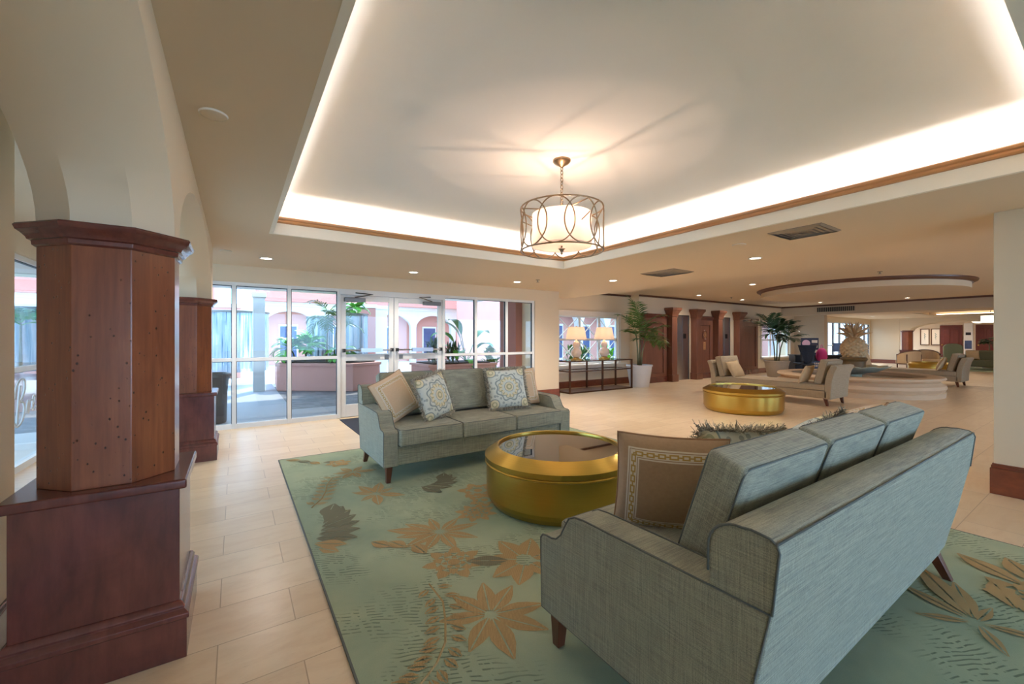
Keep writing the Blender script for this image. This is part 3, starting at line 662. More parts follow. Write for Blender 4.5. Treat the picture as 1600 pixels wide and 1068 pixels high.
sprinkler(10.62, 2.83, CH2, 'sprinkler head in front of the oval ceiling drop'); sprinkler(4.7, 6.2, CH, 'sprinkler head near the glass wall'); sprinkler(13.2, 7.2, CH2, 'sprinkler head between the elevator downlights')

# oval ceiling drop above fountain
FX, FY = 13.34, 4.08
mb = MB(); mb.lathe([(2.06, CH2), (2.06, CH2-.20), (1.9, CH2-.20), (.02, CH2-.19)], 96, T=Matrix.Translation((FX, FY, 0)))
o = mb.build('ceiling_drop', 'ceil', smooth='auto'); struct(o, 'round dropped ceiling disc over the fountain'); o['category'] = 'ceiling'
struct(MB().rings([[(FX+r*cos(2*pi*i/96), FY+r*sin(2*pi*i/96), z) for i in range(96)] for r, z in ((2.06, CH2), (2.17, CH2), (2.16, CH2-.03), (2.11, CH2-.05), (2.09, CH2-.075), (2.06, CH2-.075))], loop=True).build('trim_7', 'dark_trim', smooth='auto'), 'dark round moulding on the ceiling drop')

# ------------------------------------------------------------------ chandelier
LX, LY = 2.30, 2.70; R = .345; zt, zb = 2.45, 2.09
t = thing('pendant_lamp', 'bronze cage pendant lamp with white drum shade hanging from the tray ceiling', 'lamp', (LX, LY, 0))
MB().lathe([(.075, TZ), (.075, TZ-.012), (.06, TZ-.03), (.03, TZ-.045), (.012, TZ-.06)], 32).build('canopy', 'cage', t, smooth='auto')
mb = MB(); z = TZ-.055; i = 0
while z > 2.47:
    pts = [((.012*cos(a) if i % 2 else 0), (0 if i % 2 else .012*cos(a)), z-.018+.021*sin(a)) for a in [2*pi*j/10 for j in range(10)]]
    mb.tube(pts, .0032, 5, closed=True); z -= .031; i += 1
mb.build('chain', 'cage', t, smooth=True)
mb = MB(); ring = [(R*cos(2*pi*i/72), R*sin(2*pi*i/72)) for i in range(72)]
mb.tube([(*p, zt) for p in ring], .0065, 8, closed=True); mb.tube([(*p, zb) for p in ring], .0065, 8, closed=True)
for k in range(10):
    c0 = 2*pi*k/10+.10; hw = 2*pi/10*.69
    mb.tube([((R+.003)*cos(c0+hw*cos(a)), (R+.003)*sin(c0+hw*cos(a)), (zt+zb)/2+(zt-zb)/2*sin(a)) for a in [2*pi*j/40 for j in range(40)]], .0055, 6, closed=True)
mb.build('cage', 'cage', t, smooth=True)
mb = MB()
for k in range(3):
    a = 2*pi*k/3+.5; mb.tube([(0, 0, 2.44), (R*cos(a), R*sin(a), zt)], .005, 6)
    mb.tube([(R*cos(a), R*sin(a), 2.34), (.25*cos(a), .25*sin(a), 2.30)], .004, 6)
mb.tube([(0, 0, 2.48), (0, 0, 2.12)], .007, 8); mb.lathe([(.03, 2.11), (.02, 2.10), (.008, 2.08), (.012, 2.07), (0.001, 2.06)], 16)
mb.build('arms', 'cage', t, smooth=True)
MB().rings([[(r*cos(2*pi*i/64), r*sin(2*pi*i/64), z) for i in range(64)] for r, z in ((.25, 2.13), (.25, 2.40))], cap=(False, False)).build('lamp_shade', 'shade_drum', t, smooth=True)
MB().lathe([(.249, 2.135), (.01, 2.135)], 64, cap=(False, False)).build('diffuser', 'shade_drum', t)
for k in range(3):
    a = 2*pi*k/3; MB().lathe([(.004, 2.20), (.012, 2.21), (.028, 2.25), (.03, 2.28), (.015, 2.305), (.002, 2.31)], 16, T=Matrix.Translation((.1*cos(a), .1*sin(a), 0))).build('bulb', 'bulb_soft', t, smooth=True)
    l = bpy.data.lights.new('pendant_bulb', 'POINT'); l.energy = 4.0; l.shadow_soft_size = .008; l.color = (1, .66, .46)
    o = bpy.data.objects.new('pendant_bulb', l); C.objects.link(o); o.parent = t; o.location = (.1*cos(a), .1*sin(a), 2.33)

# ------------------------------------------------------------------ rug
RX0, RX1, RY0, RY1 = .40, 4.20, -1.6, 5.25; RZ = .012
mb = MB(); mb.box(RX0, RX1, RY0, RY1, 0, RZ); zz = RZ+.0012
ZC = [RZ+.0012]
def petal(cx, cy, tx, ty, w=.30, mi=1, base=.12, vein=True):
    ZC[0] += .00004; zz = ZC[0]
    d = Vector((tx-cx, ty-cy)); L = d.length; u = d/L; n = Vector((-u.y, u.x)); c0 = Vector((cx, cy))
    st = [(base, .10), (.25, .62), (.42, .95), (.55, 1.0), (.72, .78), (.88, .38), (1, 0)]
    hwid = w*L/2
    for sg in (1, -1):
        g = .004
        pts = [c0+u*L*a+n*sg*g for a, b in st[:-1]]+[c0+u*L*.985]; out = [c0+u*L*a+n*sg*max(g, hwid*b) for a, b in st]
        poly = pts+out[::-1]
        k = len(pts); vs = [(*p, zz) for p in pts]+[(*p, zz) for p in out]
        mb.add(vs, [(i, i+1, k+i+1, k+i) for i in range(k-1)], mi)
def star(cx, cy, tips, w=.34, mi=1, base=.10):
    for tx, ty in tips: petal(cx, cy, tx, ty, w, mi, base)
def rosette(cx, cy, r, n, rot=0, mi=1, rings=3):
    for k in range(rings):
        rr = r*(1-.30*k); ZC[0] += .00004; zz = ZC[0]
        for i in range(n):
            a = rot+2*pi*(i+.5*(k % 2))/n; a0 = a-pi/n*.86; a1 = a+pi/n*.86; ri = rr*.66
            vs = [(cx+ri*cos(a0), cy+ri*sin(a0), zz), (cx+rr*.93*cos(a0*.5+a*.5), cy+rr*.93*sin(a0*.5+a*.5), zz), (cx+rr*1.12*cos(a), cy+rr*1.12*sin(a), zz),
                  (cx+rr*.93*cos(a1*.5+a*.5), cy+rr*.93*sin(a1*.5+a*.5), zz), (cx+ri*cos(a1), cy+ri*sin(a1), zz), (cx+ri*.96*cos(a), cy+ri*.96*sin(a), zz)]
            mb.add(vs, [(0, 1, 2, 5), (5, 2, 3, 4)], mi)
    mb.add([(cx+r*.22*cos(2*pi*i/10), cy+r*.22*sin(2*pi*i/10), zz) for i in range(10)], [tuple(range(10))], mi)
def leafv(x, y, a, L, w=.4, mi=1): petal(x, y, x+L*cos(a), y+L*sin(a), w, mi, .05)
star(1.03, 1.74, [(1.13, 1.99), (1.25, 1.88), (1.30, 1.66), (1.20, 1.50), (.97, 1.44), (.83, 1.58), (.80, 1.83), (.94, 1.98)], .36)
star(1.18, 2.68, [(.88, 2.90), (1.02, 2.93), (.90, 2.76), (1.20, 2.92), (1.38, 2.81), (1.46, 2.65), (1.36, 2.46), (1.17, 2.40), (1.00, 2.49), (.90, 2.60)], .30)
rosette(1.09, 2.27, .17, 7, .2)
star(1.46, 2.05, [(1.45, 2.34), (1.65, 2.25), (1.20, 2.00), (1.28, 1.86), (1.27, 2.20), (1.70, 2.05), (1.50, 1.82)], .5, base=.22)
leafv(1.38, 2.10, 2.6, .26, .45, 2)
rosette(1.54, 2.82, .15, 8, .1); star(1.01, 3.64, [(.84, 3.78), (.93, 3.91), (1.12, 3.90), (1.17, 3.70), (1.21, 3.47), (.96, 3.38), (.86, 3.54)], .34)
for a_ in range(7): leafv(.44+.02*a_, 3.05+.05*a_, -.5+.28*a_, .28, .55, 2)
leafv(.42, 2.98, -.6, .22, .5, 1); leafv(.44, 2.90, -.9, .16, .5, 1)
for a_ in range(6): leafv(1.40+.04*a_, 3.60, -1.2+.45*a_, .26, .5, 2)
rosette(1.78, 3.22, .17, 6, .5, rings=2); rosette(1.72, 3.0, .13, 6, .1, rings=2)
leafv(.74, 2.80, -1.0, .17, .55); leafv(.84, 2.74, -1.1, .16, .6); leafv(.96, 2.62, -1.4, .17, .6)
V = [(.88, 2.14), (.88, 1.96), (.83, 1.82), (.77, 1.69), (.69, 1.60), (.60, 1.54), (.50, 1.50)]
mb.tube([(*p, RZ+.0005) for p in V], .005, 4, 1)
for i in range(len(V)-1):
    p, q_ = Vector(V[i]), Vector(V[i+1])
    for f in (.25, .75):
        c_ = p.lerp(q_, f); a = atan2(q_.y-p.y, q_.x-p.x)
        for sg in (1, -1): leafv(c_.x+.02*cos(a+sg*1.57), c_.y+.02*sin(a+sg*1.57), a+sg*1.05, .085, .5)
for i in range(5): leafv(.45+.11*i, 5.18-.10*i, -.5-.3*(i % 3), .17, .5, 1+(i % 2))
rosette(.92, 4.75, .12, 6); star(.98, 4.35, [(.8, 4.4), (.9, 4.55), (1.1, 4.5), (1.2, 4.3), (1.0, 4.15), (.85, 4.2)], .36)
V = [(.50, 3.62), (.60, 3.78), (.66, 3.95), (.70, 4.12), (.78, 4.3)]
mb.tube([(*p, RZ+.0005) for p in V], .005, 4, 1)
for i in range(len(V)-1):
    p, q_ = Vector(V[i]), Vector(V[i+1])
    for f in (.3, .8):
        c_ = p.lerp(q_, f); a = atan2(q_.y-p.y, q_.x-p.x)
        for sg in (1, -1): leafv(c_.x, c_.y, a+sg*1.05, .10, .45)
star(2.9, .42, [(3.35, .72), (3.28, .56), (3.02, .72), (3.12, .40), (2.75, .6), (2.7, .3), (3.0, .2)], .22)
rosette(3.42, .27, .20, 7, .3); leafv(3.2, .33, .4, .3, .4); leafv(3.55, .33, 1.0, .35, .4); leafv(3.6, .28, .5, .35, .4); rosette(3.0, -.5, .2, 7)
rosette(2.5, -.3, .15, 6); star(1.6, -.3, [(1.4, -.1), (1.7, 0), (1.85, -.3), (1.6, -.55), (1.35, -.45)], .3)
rosette(2.6, 3.6, .17, 7); star(3.2, 3.3, [(3.0, 3.5), (3.3, 3.6), (3.5, 3.3), (3.3, 3.05), (3.0, 3.1)], .3); rosette(3.7, 4.2, .17, 7); star(3.6, 2.3, [(3.4, 2.5), (3.7, 2.6), (3.9, 2.3), (3.7, 2.05), (3.4, 2.1)], .3)
o = mb.build('area_rug', ['rug', 'rug_gold', 'rug_olive']); tag(o, 'large sage green rug with golden flowers under the two grey sofas', 'rug')
mb = MB(); mb.rings([[(RX0, RY0, z), (RX1, RY0, z), (RX1, RY1, z), (RX0, RY1, z)] if k == 0 else [(RX0-.008, RY0-.008, z), (RX1+.008, RY0-.008, z), (RX1+.008, RY1+.008, z), (RX0-.008, RY1+.008, z)] for k, z in ((0, .001), (1, .001), (1, RZ+.001), (0, RZ+.0015))], loop=True)
mb.build('binding', 'piping', o)

# ------------------------------------------------------------------ soft shapes
def cushion(w, d, h, name, mat, parent, loc, rot=(0, 0, 0), puff=.02, r=.03, pip='piping', n=14, faces='z', sag=0):
    """rounded block: w along x, d along y, h along z, centred; crowned on +-z"""
    mb = MB(); nx, ny = n, max(6, int(n*d/w))
    def cell(u, v, top):
        x = (u-.5)*w; y = (v-.5)*d
        e = max(0, (1-(2*u-1)**4)*(1-(2*v-1)**4)); z = top*(h/2+puff*e)
        return (x, y, z)
    idx = {}
    vs = []; fs = []
    for t_ in (1, -1):
        for i in range(nx+1):
            for j in range(ny+1): idx[(t_, i, j)] = len(vs); vs.append(cell(i/nx, j/ny, t_))
    for t_ in (1, -1):
        for i in range(nx):
            for j in range(ny):
                f = (idx[(t_, i, j)], idx[(t_, i+1, j)], idx[(t_, i+1, j+1)], idx[(t_, i, j+1)]); fs.append(f if t_ > 0 else f[::-1])
    per = [(i, 0) for i in range(nx)]+[(nx, j) for j in range(ny)]+[(i, ny) for i in range(nx, 0, -1)]+[(0, j) for j in range(ny, 0, -1)]
    for a in range(len(per)):
        p, q2 = per[a], per[(a+1) % len(per)]; fs.append((idx[(-1, *p)], idx[(-1, *q2)], idx[(1, *q2)], idx[(1, *p)]))
    mb.add(vs, fs); o = mb.build(name, mat, parent, loc=loc, rot=rot)
    b = o.modifiers.new('bevel', 'BEVEL'); b.width = r; b.segments = 3; b.limit_method = 'ANGLE'; b.angle_limit = radians(50); o.data.shade_smooth()
    if pip:
        pm = MB(); k = r*.30
        for t_ in (1, -1):
            ww, dd = w/2-k, d/2-k; cr = .03; pts = []
            for cx, cy, a0 in ((ww-cr, dd-cr, 0), (-ww+cr, dd-cr, 90), (-ww+cr, -dd+cr, 180), (ww-cr, -dd+cr, 270)):
                for q3 in range(0, 91, 30): pts.append((cx+cr*cos(radians(a0+q3)), cy+cr*sin(radians(a0+q3)), t_*(h/2-k*.8)))
            pm.tube(pts, .0034, 6, closed=True)
        pm.build('piping', pip, o, smooth=True)
    return o

def sofa(label, loc, rz, group='grey green three seat sofas', name='sofa'):
    """local: front edge y=0, back toward -y, x centred"""
    t = thing(name, label, 'sofa', loc, rz, group); HW = 1.12; AW = .14; zb = .155
    # frame under the seat
    B(-HW+AW, HW-AW, -.86, -.02, zb, .335).build('seat_frame', 'tweed', t, bevel=.012)
    # arms
    prof = [(-.852, zb), (.0, zb), (.0, .465), (-.015, .482), (-.04, .487), (-.075, .488), (-.105, .497), (-.135, .525), (-.16, .570), (-.185, .610), (-.22, .628), (-.27, .633), (-.60, .637), (-.947, .640)]
    for sg in (-1, 1):
        mb = MB(); x0, x1 = sg*HW, sg*(HW-AW); T = Matrix(((0, 0, 1, 0), (1, 0, 0, 0), (0, 1, 0, 0), (0, 0, 0, 1)))
        mb.prism(prof, min(x0, x1), max(x0, x1), T=T); a = mb.build('arm', 'tweed', t, bevel=.012, seg=3)
        pp = MB(); P = [(x0-sg*.003, y, z) for y, z in prof]; P[0] = (x0-sg*.003, -.850, zb+.006); P[1] = (x0-sg*.003, -.006, zb+.01); pp.tube(P, .0036, 6, closed=True)
        P2 = [(x1+sg*.003, y, z) for y, z in prof[2:]]; pp.tube(P2, .0034, 6); pp.build('piping', 'piping', a, smooth=True)
    # back: rolled top, leans outward
    bp = [(-.845, zb)]+[(-.79, .62)]+[(-.80+.0, .70)]+[(-.885+.088*cos(a), .755+.083*sin(a)) for a in [radians(q) for q in range(10, 100, 12)]]+[(-.93, .838), (-.960, .830), (-.975, .80)]+[(-.84-.135*f, .155+.645*f) for f in (.8, .5, .2, .0)]
    bp = [(-.78, zb), (-.78, .68)]+[(-.868+.088*cos(radians(q)), .752+.084*sin(radians(q))) for q in range(0, 100, 12)]+[(-.90, .838), (-.945, .833), (-.962, .822), (-.968, .805), (-.950, .64), (-.905, .40), (-.85, zb)]
    T = Matrix(((0, 0, 1, 0), (1, 0, 0, 0), (0, 1, 0, 0), (0, 0, 0, 1))); mb = MB(); mb.prism(bp, -HW+.006, HW-.006, T=T)
    bk = mb.build('back', 'tweed', t, bevel=.008, seg=3); pp = MB()
    for sg in (-1, 1):
        e = sg*(HW-.004); pp.tube([(e, y, z) for y, z in bp[1:-2]], .0038, 6)
    pp.tube([(-HW, -.963, .824), (HW, -.963, .824)], .0036, 6); pp.build('piping', 'piping', bk, smooth=True)
    cw = (2*(HW-AW)-.004)/3
    for i in range(3):
        cx = -(HW-AW)+cw*(i+.5)+.002
        cushion(cw-.004, .70, .155, 'seat_cushion', 'tweed', t, (cx, -.31, .415), puff=.014, r=.02)
        cushion(cw-.03, .47, .13, 'back_cushion', 'tweed', t, (cx+.008, -.672, .737), (radians(108), 0, 0), puff=.012, r=.018)
    for sx in (-1, 1):
        for y, dy in ((-.055, .0), (-.80, -.075)):
            mb = MB(); c_ = sx*(HW-.065); a, b = .030, .019; ox = sx*.006
            mb.rings([[(c_+ox-b, y+dy-b, 0), (c_+ox+b, y+dy-b, 0), (c_+ox+b, y+dy+b, 0), (c_+ox-b, y+dy+b, 0)], [(c_-a, y-a, zb), (c_+a, y-a, zb), (c_+a, y+a, zb), (c_-a, y+a, zb)]]); mb.build('leg', 'legwood', t, bevel=.003)
    return t
s1 = sofa('grey green three seat sofa seen from behind, nearest on the right', (2.24, 1.46, RZ), 0)
s2 = dup(s1, (2.24, 3.80, RZ), pi, 'grey green three seat sofa facing us in front of the glass wall')

def pillow(name, label, mat, loc, rot, s=.46, th=.075, fringe=None, pip=None, group=None, seed=0):
    t = thing(name, label, 'pillow', loc, 0, group, rot); rnd = random.Random(seed); n = 20; mb = MB(); vs = []; idx = {}; fs = []
    def out(u, v): # pull sides in, corners out
        k = 1-.055*(1-v*v); k2 = 1-.055*(1-u*u); return u*s/2*k, v*s/2*k2
    ph = rnd.uniform(0, 6)
    for t_ in (1, -1):
        for i in range(n+1):
            for j in range(n+1):
                u, v = 2*i/n-1, 2*j/n-1; x_, y_ = out(u, v); e = max(0, (1-u*u)*(1-v*v)); z = t_*(th*e**.42+.004)+.006*sin(5*u+ph)*sin(4*v+ph)*e
                idx[(t_, i, j)] = len(vs); vs.append((x_, y_, z))
    for t_ in (1, -1):
        for i in range(n):
            for j in range(n):
                f = (idx[(t_, i, j)], idx[(t_, i+1, j)], idx[(t_, i+1, j+1)], idx[(t_, i, j+1)]); fs.append(f if t_ > 0 else f[::-1])
    per = [(i, 0) for i in range(n)]+[(n, j) for j in range(n)]+[(i, n) for i in range(n, 0, -1)]+[(0, j) for j in range(n, 0, -1)]
    for a in range(len(per)):
        p, q2 = per[a], per[(a+1) % len(per)]; fs.append((idx[(-1, *p)], idx[(-1, *q2)], idx[(1, *q2)], idx[(1, *p)]))
    mb.add(vs, fs); mb.build('pillow_cover', mat, t, smooth=True)
    edge = [Vector((*out(2*i/n-1, 2*j/n-1), 0)) for i, j in per]
    if pip: MB().tube(edge, .0055, 6, closed=True).build('piping', pip, t, smooth=True)
    if fringe:
        fm = MB(); L = len(edge)
        for a in range(L):
            for k in range(20):
                p = edge[a].lerp(edge[(a+1) % L], rnd.random()); d = p.normalized(); d = (d+Vector((rnd.gauss(0, .35), rnd.gauss(0, .35), rnd.gauss(0, .5)))).normalized()
                ln_ = rnd.uniform(.026, .048); q2 = p+d*ln_*.6+Vector((0, 0, rnd.gauss(0, .006))); q3 = p+d*ln_+Vector((rnd.gauss(0, .007), rnd.gauss(0, .007), rnd.gauss(0, .010)))
                w = Vector((rnd.gauss(0, 1), rnd.gauss(0, 1), rnd.gauss(0, 1))).normalized()*.0028
                fm.add([p-w, p+w, q2-w, q2+w, q3-w*.6, q3+w*.6], [(0, 1, 3, 2), (2, 3, 5, 4)], rnd.randint(0, 1))
        fm.build('fringe', fringe, t)
    return t
def prot(yaw, lean, roll=0):
    """pillow face (local +z) looks along yaw, leaning back by lean, rolled in plane"""
    f = Vector((cos(yaw)*cos(lean), sin(yaw)*cos(lean), sin(lean))); up = Vector((-cos(yaw)*sin(lean), -sin(yaw)*sin(lean), cos(lean))); rt = up.cross(f)
    m_ = Matrix((rt, up, f)).transposed() @ Matrix.Rotation(roll, 3, 'Z'); return m_.to_euler()
R_ = radians
G1 = 'tan pillows with chain border'; G2 = 'fringed medallion pillows'
pillow('throw_pillow', 'tan pillow with chain trim at the left end of the far sofa', 'chain_tan', (1.37, 4.24, .75), prot(R_(-70), R_(20), R_(20)), .46, .075, pip='pip_brown', group=G1, seed=1)
pillow('throw_pillow', 'tan pillow tucked at the right end of the far sofa', 'chain_tan', (3.00, 4.31, .745), prot(R_(-98), R_(18), R_(3)), .46, .065, pip='pip_brown', group=G1, seed=2)
FR = ['fringe', 'fringe_dark']
pillow('throw_pillow', 'fringed medallion pillow left on the far sofa, turned and leaning', 'medallion', (1.74, 4.10, .745), prot(R_(-64), R_(16), R_(9)), .45, .075, FR, group=G2, seed=3)
pillow('throw_pillow', 'fringed medallion pillow right on the far sofa, facing front', 'medallion', (2.70, 4.17, .76), prot(R_(-104), R_(20), R_(2)), .47, .075, FR, group=G2, seed=4)
pillow('throw_pillow', 'brown pillow with gold chain border leaning inside the near sofa arm', 'chain_brown', (1.61, 1.16, .705), prot(R_(225), R_(-12), R_(-2)), .46, .10, pip='pip_brown', group=G1, seed=5)
pillow('throw_pillow', 'pillow with thick grey fringe on the near sofa behind the brown one', 'medallion', (2.10, 1.19, .70), prot(R_(68), R_(30), R_(4)), .47, .075, FR, group=G2, seed=6)
pillow('throw_pillow', 'pale medallion pillow peeking over the near sofa, right end', 'medallion', (2.76, 1.12, .73), prot(R_(85), R_(48), R_(38)), .47, .075, FR, group=G2, seed=7)
pillow('throw_pillow', 'tan pillow at the right end of the near sofa', 'chain_tan', (3.00, .98, .765), prot(R_(115), R_(38), R_(20)), .47, .07, pip='pip_brown', group=G1, seed=8)

# ------------------------------------------------------------------ gold drum tables
def drum(label, x, y, z, k=1.0, h=1.0):
    t = thing('drum_table', label, 'coffee table', (x, y, z), 0, 'round brass drum tables'); t.scale = (k, k, h)
    body = [(.53, 0), (.56, .012), (.585, .05), (.598, .085), (.60, .10), (.602, .325)]
    sharp(MB().lathe(body, 96).build('drum_body', 'brass', t, smooth='auto').data, 12)
    rim = [(.602, .322), (.612, .328), (.614, .338), (.604, .346), (.612, .350), (.615, .388), (.608, .394), (.522, .450), (.512, .456), (.500, .452), (.498, .425), (.49, .42)]
    sharp(MB().lathe(rim, 96, cap=(False, False)).build('rim', 'brass', t, smooth='auto').data, 14)
    MB().lathe([(.499, .43), (.499, .436), (.01, .436)], 96).build('glass_top', 'smoked', t, smooth='auto'); return t
d1 = drum('large brass drum coffee table between the two grey sofas', 2.26, 2.70, RZ)
dup(d1, (8.0, 4.15, 0), label='brass drum table in front of the taupe chaise', scale=(1.12, 1.12, 1.0))
dup(d1, (22.2, 4.45, 0), label='small looking brass drum table in the far lounge', scale=(1, 1, 1))

# ------------------------------------------------------------------ double chaises by the fountain
def chaise(label, loc, rz=0):
    """long bench along y with a flared back at each end; local origin at centre on floor"""
    t = thing('chaise', label, 'chaise', loc, rz, 'taupe double ended chaises'); L = 1.28; Wd = .45
    B(-Wd, Wd, -L+.1, L-.1, .15, .30).build('bench_frame', 'taupe', t, bevel=.015)
    cushion(2*Wd-.01, 2*L-.24, .13, 'seat_cushion', 'taupe', t, (0, 0, .365), puff=.015, r=.025, pip='taupe_piping')
    T = Matrix(((0, 0, 1, 0), (1, 0, 0, 0), (0, 1, 0, 0), (0, 0, 0, 1)))
    for sg in (-1, 1):
        ctr = [(L-.10, .14), (L-.095, .3), (L-.08, .5), (L-.04, .68), (L+.01, .79)]
        inn = [(sg*(y-.055), z) for y, z in ctr]; ou = [(sg*(y+.065), z) for y, z in ctr]; tp = [(sg*(L+.01+.065*cos(a)-.0), .79+.035*sin(a)) for a in (R_(40), R_(90), R_(140))]
        MB().prism(ou+tp+inn[::-1], -Wd, Wd, T=T).build('end_back', 'taupe', t, bevel=.015, seg=3)
        cushion(2*Wd-.10, .50, .14, 'back_cushion', 'taupe', t, (0, sg*(L-.225), .675), (sg*R_(76), 0, 0), puff=.02, r=.025, pip='taupe_piping')
        for sx in (-1, 1):
            a, b = .032, .020; x_, y_ = sx*(Wd-.06), sg*(L-.14)
            MB().rings([[(x_-b, y_+sg*.03-b, 0), (x_+b, y_+sg*.03-b, 0), (x_+b, y_+sg*.03+b, 0), (x_-b, y_+sg*.03+b, 0)], [(x_-a, y_-a, .15), (x_+a, y_-a, .15), (x_+a, y_+a, .15), (x_-a, y_+a, .15)]]).build('leg', 'legwood', t)
    return t
c1 = chaise('long taupe chaise with a back at each end, in front of the fountain', (10.28, 4.62, 0))
dup(c1, (17.2, 3.95, 0), label='long taupe chaise with a back at each end, behind the fountain')
plain('taupe_pillow', (206, 178, 138), .85, var=.12, scale=14)
pillow('throw_pillow', 'taupe pillow at the left end of the near chaise', 'taupe_pillow', (10.12, 5.42, .62), prot(R_(-100), R_(28), R_(6)), .42, .07, group='taupe pillows on the chaises', seed=9)
pillow('throw_pillow', 'tan pillow at the right end of the near chaise', 'taupe_pillow', (10.0, 3.86, .61), prot(R_(90), R_(22), 0), .40, .06, group='taupe pillows on the chaises', seed=10)
pillow('throw_pillow', 'tan pillow leaning at the end of the far chaise', 'taupe_pillow', (17.0, 3.15, .62), prot(R_(95), R_(25), R_(5)), .44, .07, group='taupe pillows on the chaises', seed=11)

# ------------------------------------------------------------------ fountain
t = thing('fountain', 'round stone fountain basin with a moulded wall in the middle of the hall', 'fountain', (FX, FY, 0))
MB().lathe([(1.66, 0), (1.67, .10), (1.64, .12), (1.66, .15), (1.69, .20), (1.67, .27), (1.60, .31), (1.57, .34), (1.60, .37), (1.66, .39), (1.68, .42), (1.66, .45), (1.60, .46), (1.38, .46), (1.35, .44), (1.35, .30)], 96, cap=(True, False)).build('basin_wall', 'stone', t, smooth='auto')
MB().lathe([(1.35, .37), (.01, .37)], 64, cap=(False, False)).build('water', 'water', t)
t = thing('pineapple_statue', 'carved stone pineapple on a scalloped bowl in the fountain', 'statue', (FX, FY, .37))
MB().lathe([(.16, -.02), (.17, .06), (.24, .10), (.27, .12)], 24).build('foot', 'shellstone', t, smooth='auto')
mb = MB(); n = 96
def scal(r, z, f): return [((r*(1+f*.10*abs(sin(6*2*pi*i/n))))*cos(2*pi*i/n), (r*(1+f*.10*abs(sin(6*2*pi*i/n))))*sin(2*pi*i/n), z+f*.03*abs(sin(6*2*pi*i/n))) for i in range(n)]
mb.rings([scal(*q) for q in ((.24, .10, 0), (.46, .14, .6), (.66, .25, 1), (.68, .27, 1), (.46, .22, .6), (.2, .20, 0))])
mb.build('scalloped_bowl', 'shellstone', t, smooth=True)
MB().lathe([(.24, .19), (.25, .40), (.27, .42), (.29, .46), (.27, .50), (.18, .52)], 32).build('pedestal', 'bronze_dark', t, smooth='auto')
mb = MB(); n = 64; rows = 40
def prr(f): return .245*sqrt(max(.06, 1-((f-.42)/.62)**2))
def bump_(i, k): return .055*abs(sin(6*2*pi*i/n+k*.40)*sin(6*2*pi*i/n-k*.40))
mb.rings([[((prr(k/rows)+bump_(i, k))*cos(2*pi*i/n), (prr(k/rows)+bump_(i, k))*sin(2*pi*i/n), .51+k/rows*.50) for i in range(n)] for k in range(rows+1)])
mb.build('fruit', 'statue', t, smooth=True)
mb = MB()
for ring_, (cnt, L, el) in enumerate(((10, .36, .35), (9, .40, .75), (7, .42, 1.1), (4, .42, 1.4))):
    for i in range(cnt):
        a = 2*pi*(i+.5*(ring_ % 2))/cnt; pts = []; rad = []
        for s_ in range(6):
            f = s_/5; rr = .04+L*f*cos(el); pts.append((rr*cos(a), rr*sin(a), 1.0+L*f*sin(el)+.04*sin(3*f))); rad.append(.042*(1-f)**.7+.004)
        mb.tube(pts, rad, 6)
mb.build('crown_leaves', 'statue', t, smooth=True)

# ------------------------------------------------------------------ console table and lamps
t = thing('console_table', 'bronze framed glass console table under the lamp window', 'console table', (0, 0, 0)); t.location = (7.92, 7.97, 0)
cx0, cx1, cy0, cy1 = -1.12, 1.12, -.29, .29
for x_ in (cx0, 0, cx1):
    for y_ in (cy0, cy1): B(x_-.02, x_+.02, y_-.02, y_+.02, 0, .80).build('leg', 'bronze', t, bevel=.003)
for z in (.015, .54, .785):
    f = MB()
    for y_ in (cy0, cy1): f.box(cx0, cx1, y_-.015, y_+.015, z-.014, z+.014)
    for x_ in (cx0, 0, cx1): f.box(x_-.015, x_+.015, cy0, cy1, z-.014, z+.014)
    f.build('shelf_frame', 'bronze', t)
for z in (.54, .795): B(cx0+.0, cx1, cy0, cy1, z+.001, z+.008).build('glass_shelf', 'shelf_glass', t)
B(cx0, cx1, cy0, cy1, .028, .036).build('lower_shelf', 'bronze', t)
def gourd(x, y, label):
    t = thing('table_lamp', label, 'lamp', (x, y, .803), 0, 'white gourd lamps'); 
    MB().prism([(-.10, -.10), (.10, -.10), (.10, .10), (-.10, .10)], 0, .035).lathe([(.09, .035), (.085, .06), (.07, .07)], 32).build('lamp_base', 'gilt', t, bevel=.003)
    MB().lathe([(.07, .07), (.10, .10), (.135, .16), (.14, .20), (.125, .26), (.085, .30), (.07, .32), (.085, .35), (.095, .39), (.085, .44), (.05, .48), (.03, .50), (.028, .52)], 40).build('lamp_body', 'ceramic', t, smooth=True)
    MB().tube([(0, 0, .52), (0, 0, .85)], .006, 8).lathe([(.012, .85), (.014, .865), (.004, .88)], 12).build('lamp_stem', 'gilt', t, smooth='auto')
    MB().rings([[(r*cos(2*pi*i/48), r*sin(2*pi*i/48), z) for i in range(48)] for r, z in ((.27, .53), (.205, .85))], cap=(False, False)).build('lamp_shade', 'shade_lamp', t, smooth=True)
    l = bpy.data.lights.new('table_lamp_bulb', 'POINT'); l.energy = 3; l.shadow_soft_size = .04; l.color = (1, .72, .45)
    o = bpy.data.objects.new('table_lamp_bulb', l); C.objects.link(o); o.parent = t; o.location = (0, 0, .68); return t
gourd(7.27, 7.97, 'left white gourd lamp on the console table'); gourd(8.28, 7.97, 'right white gourd lamp on the console table, beside the palm')

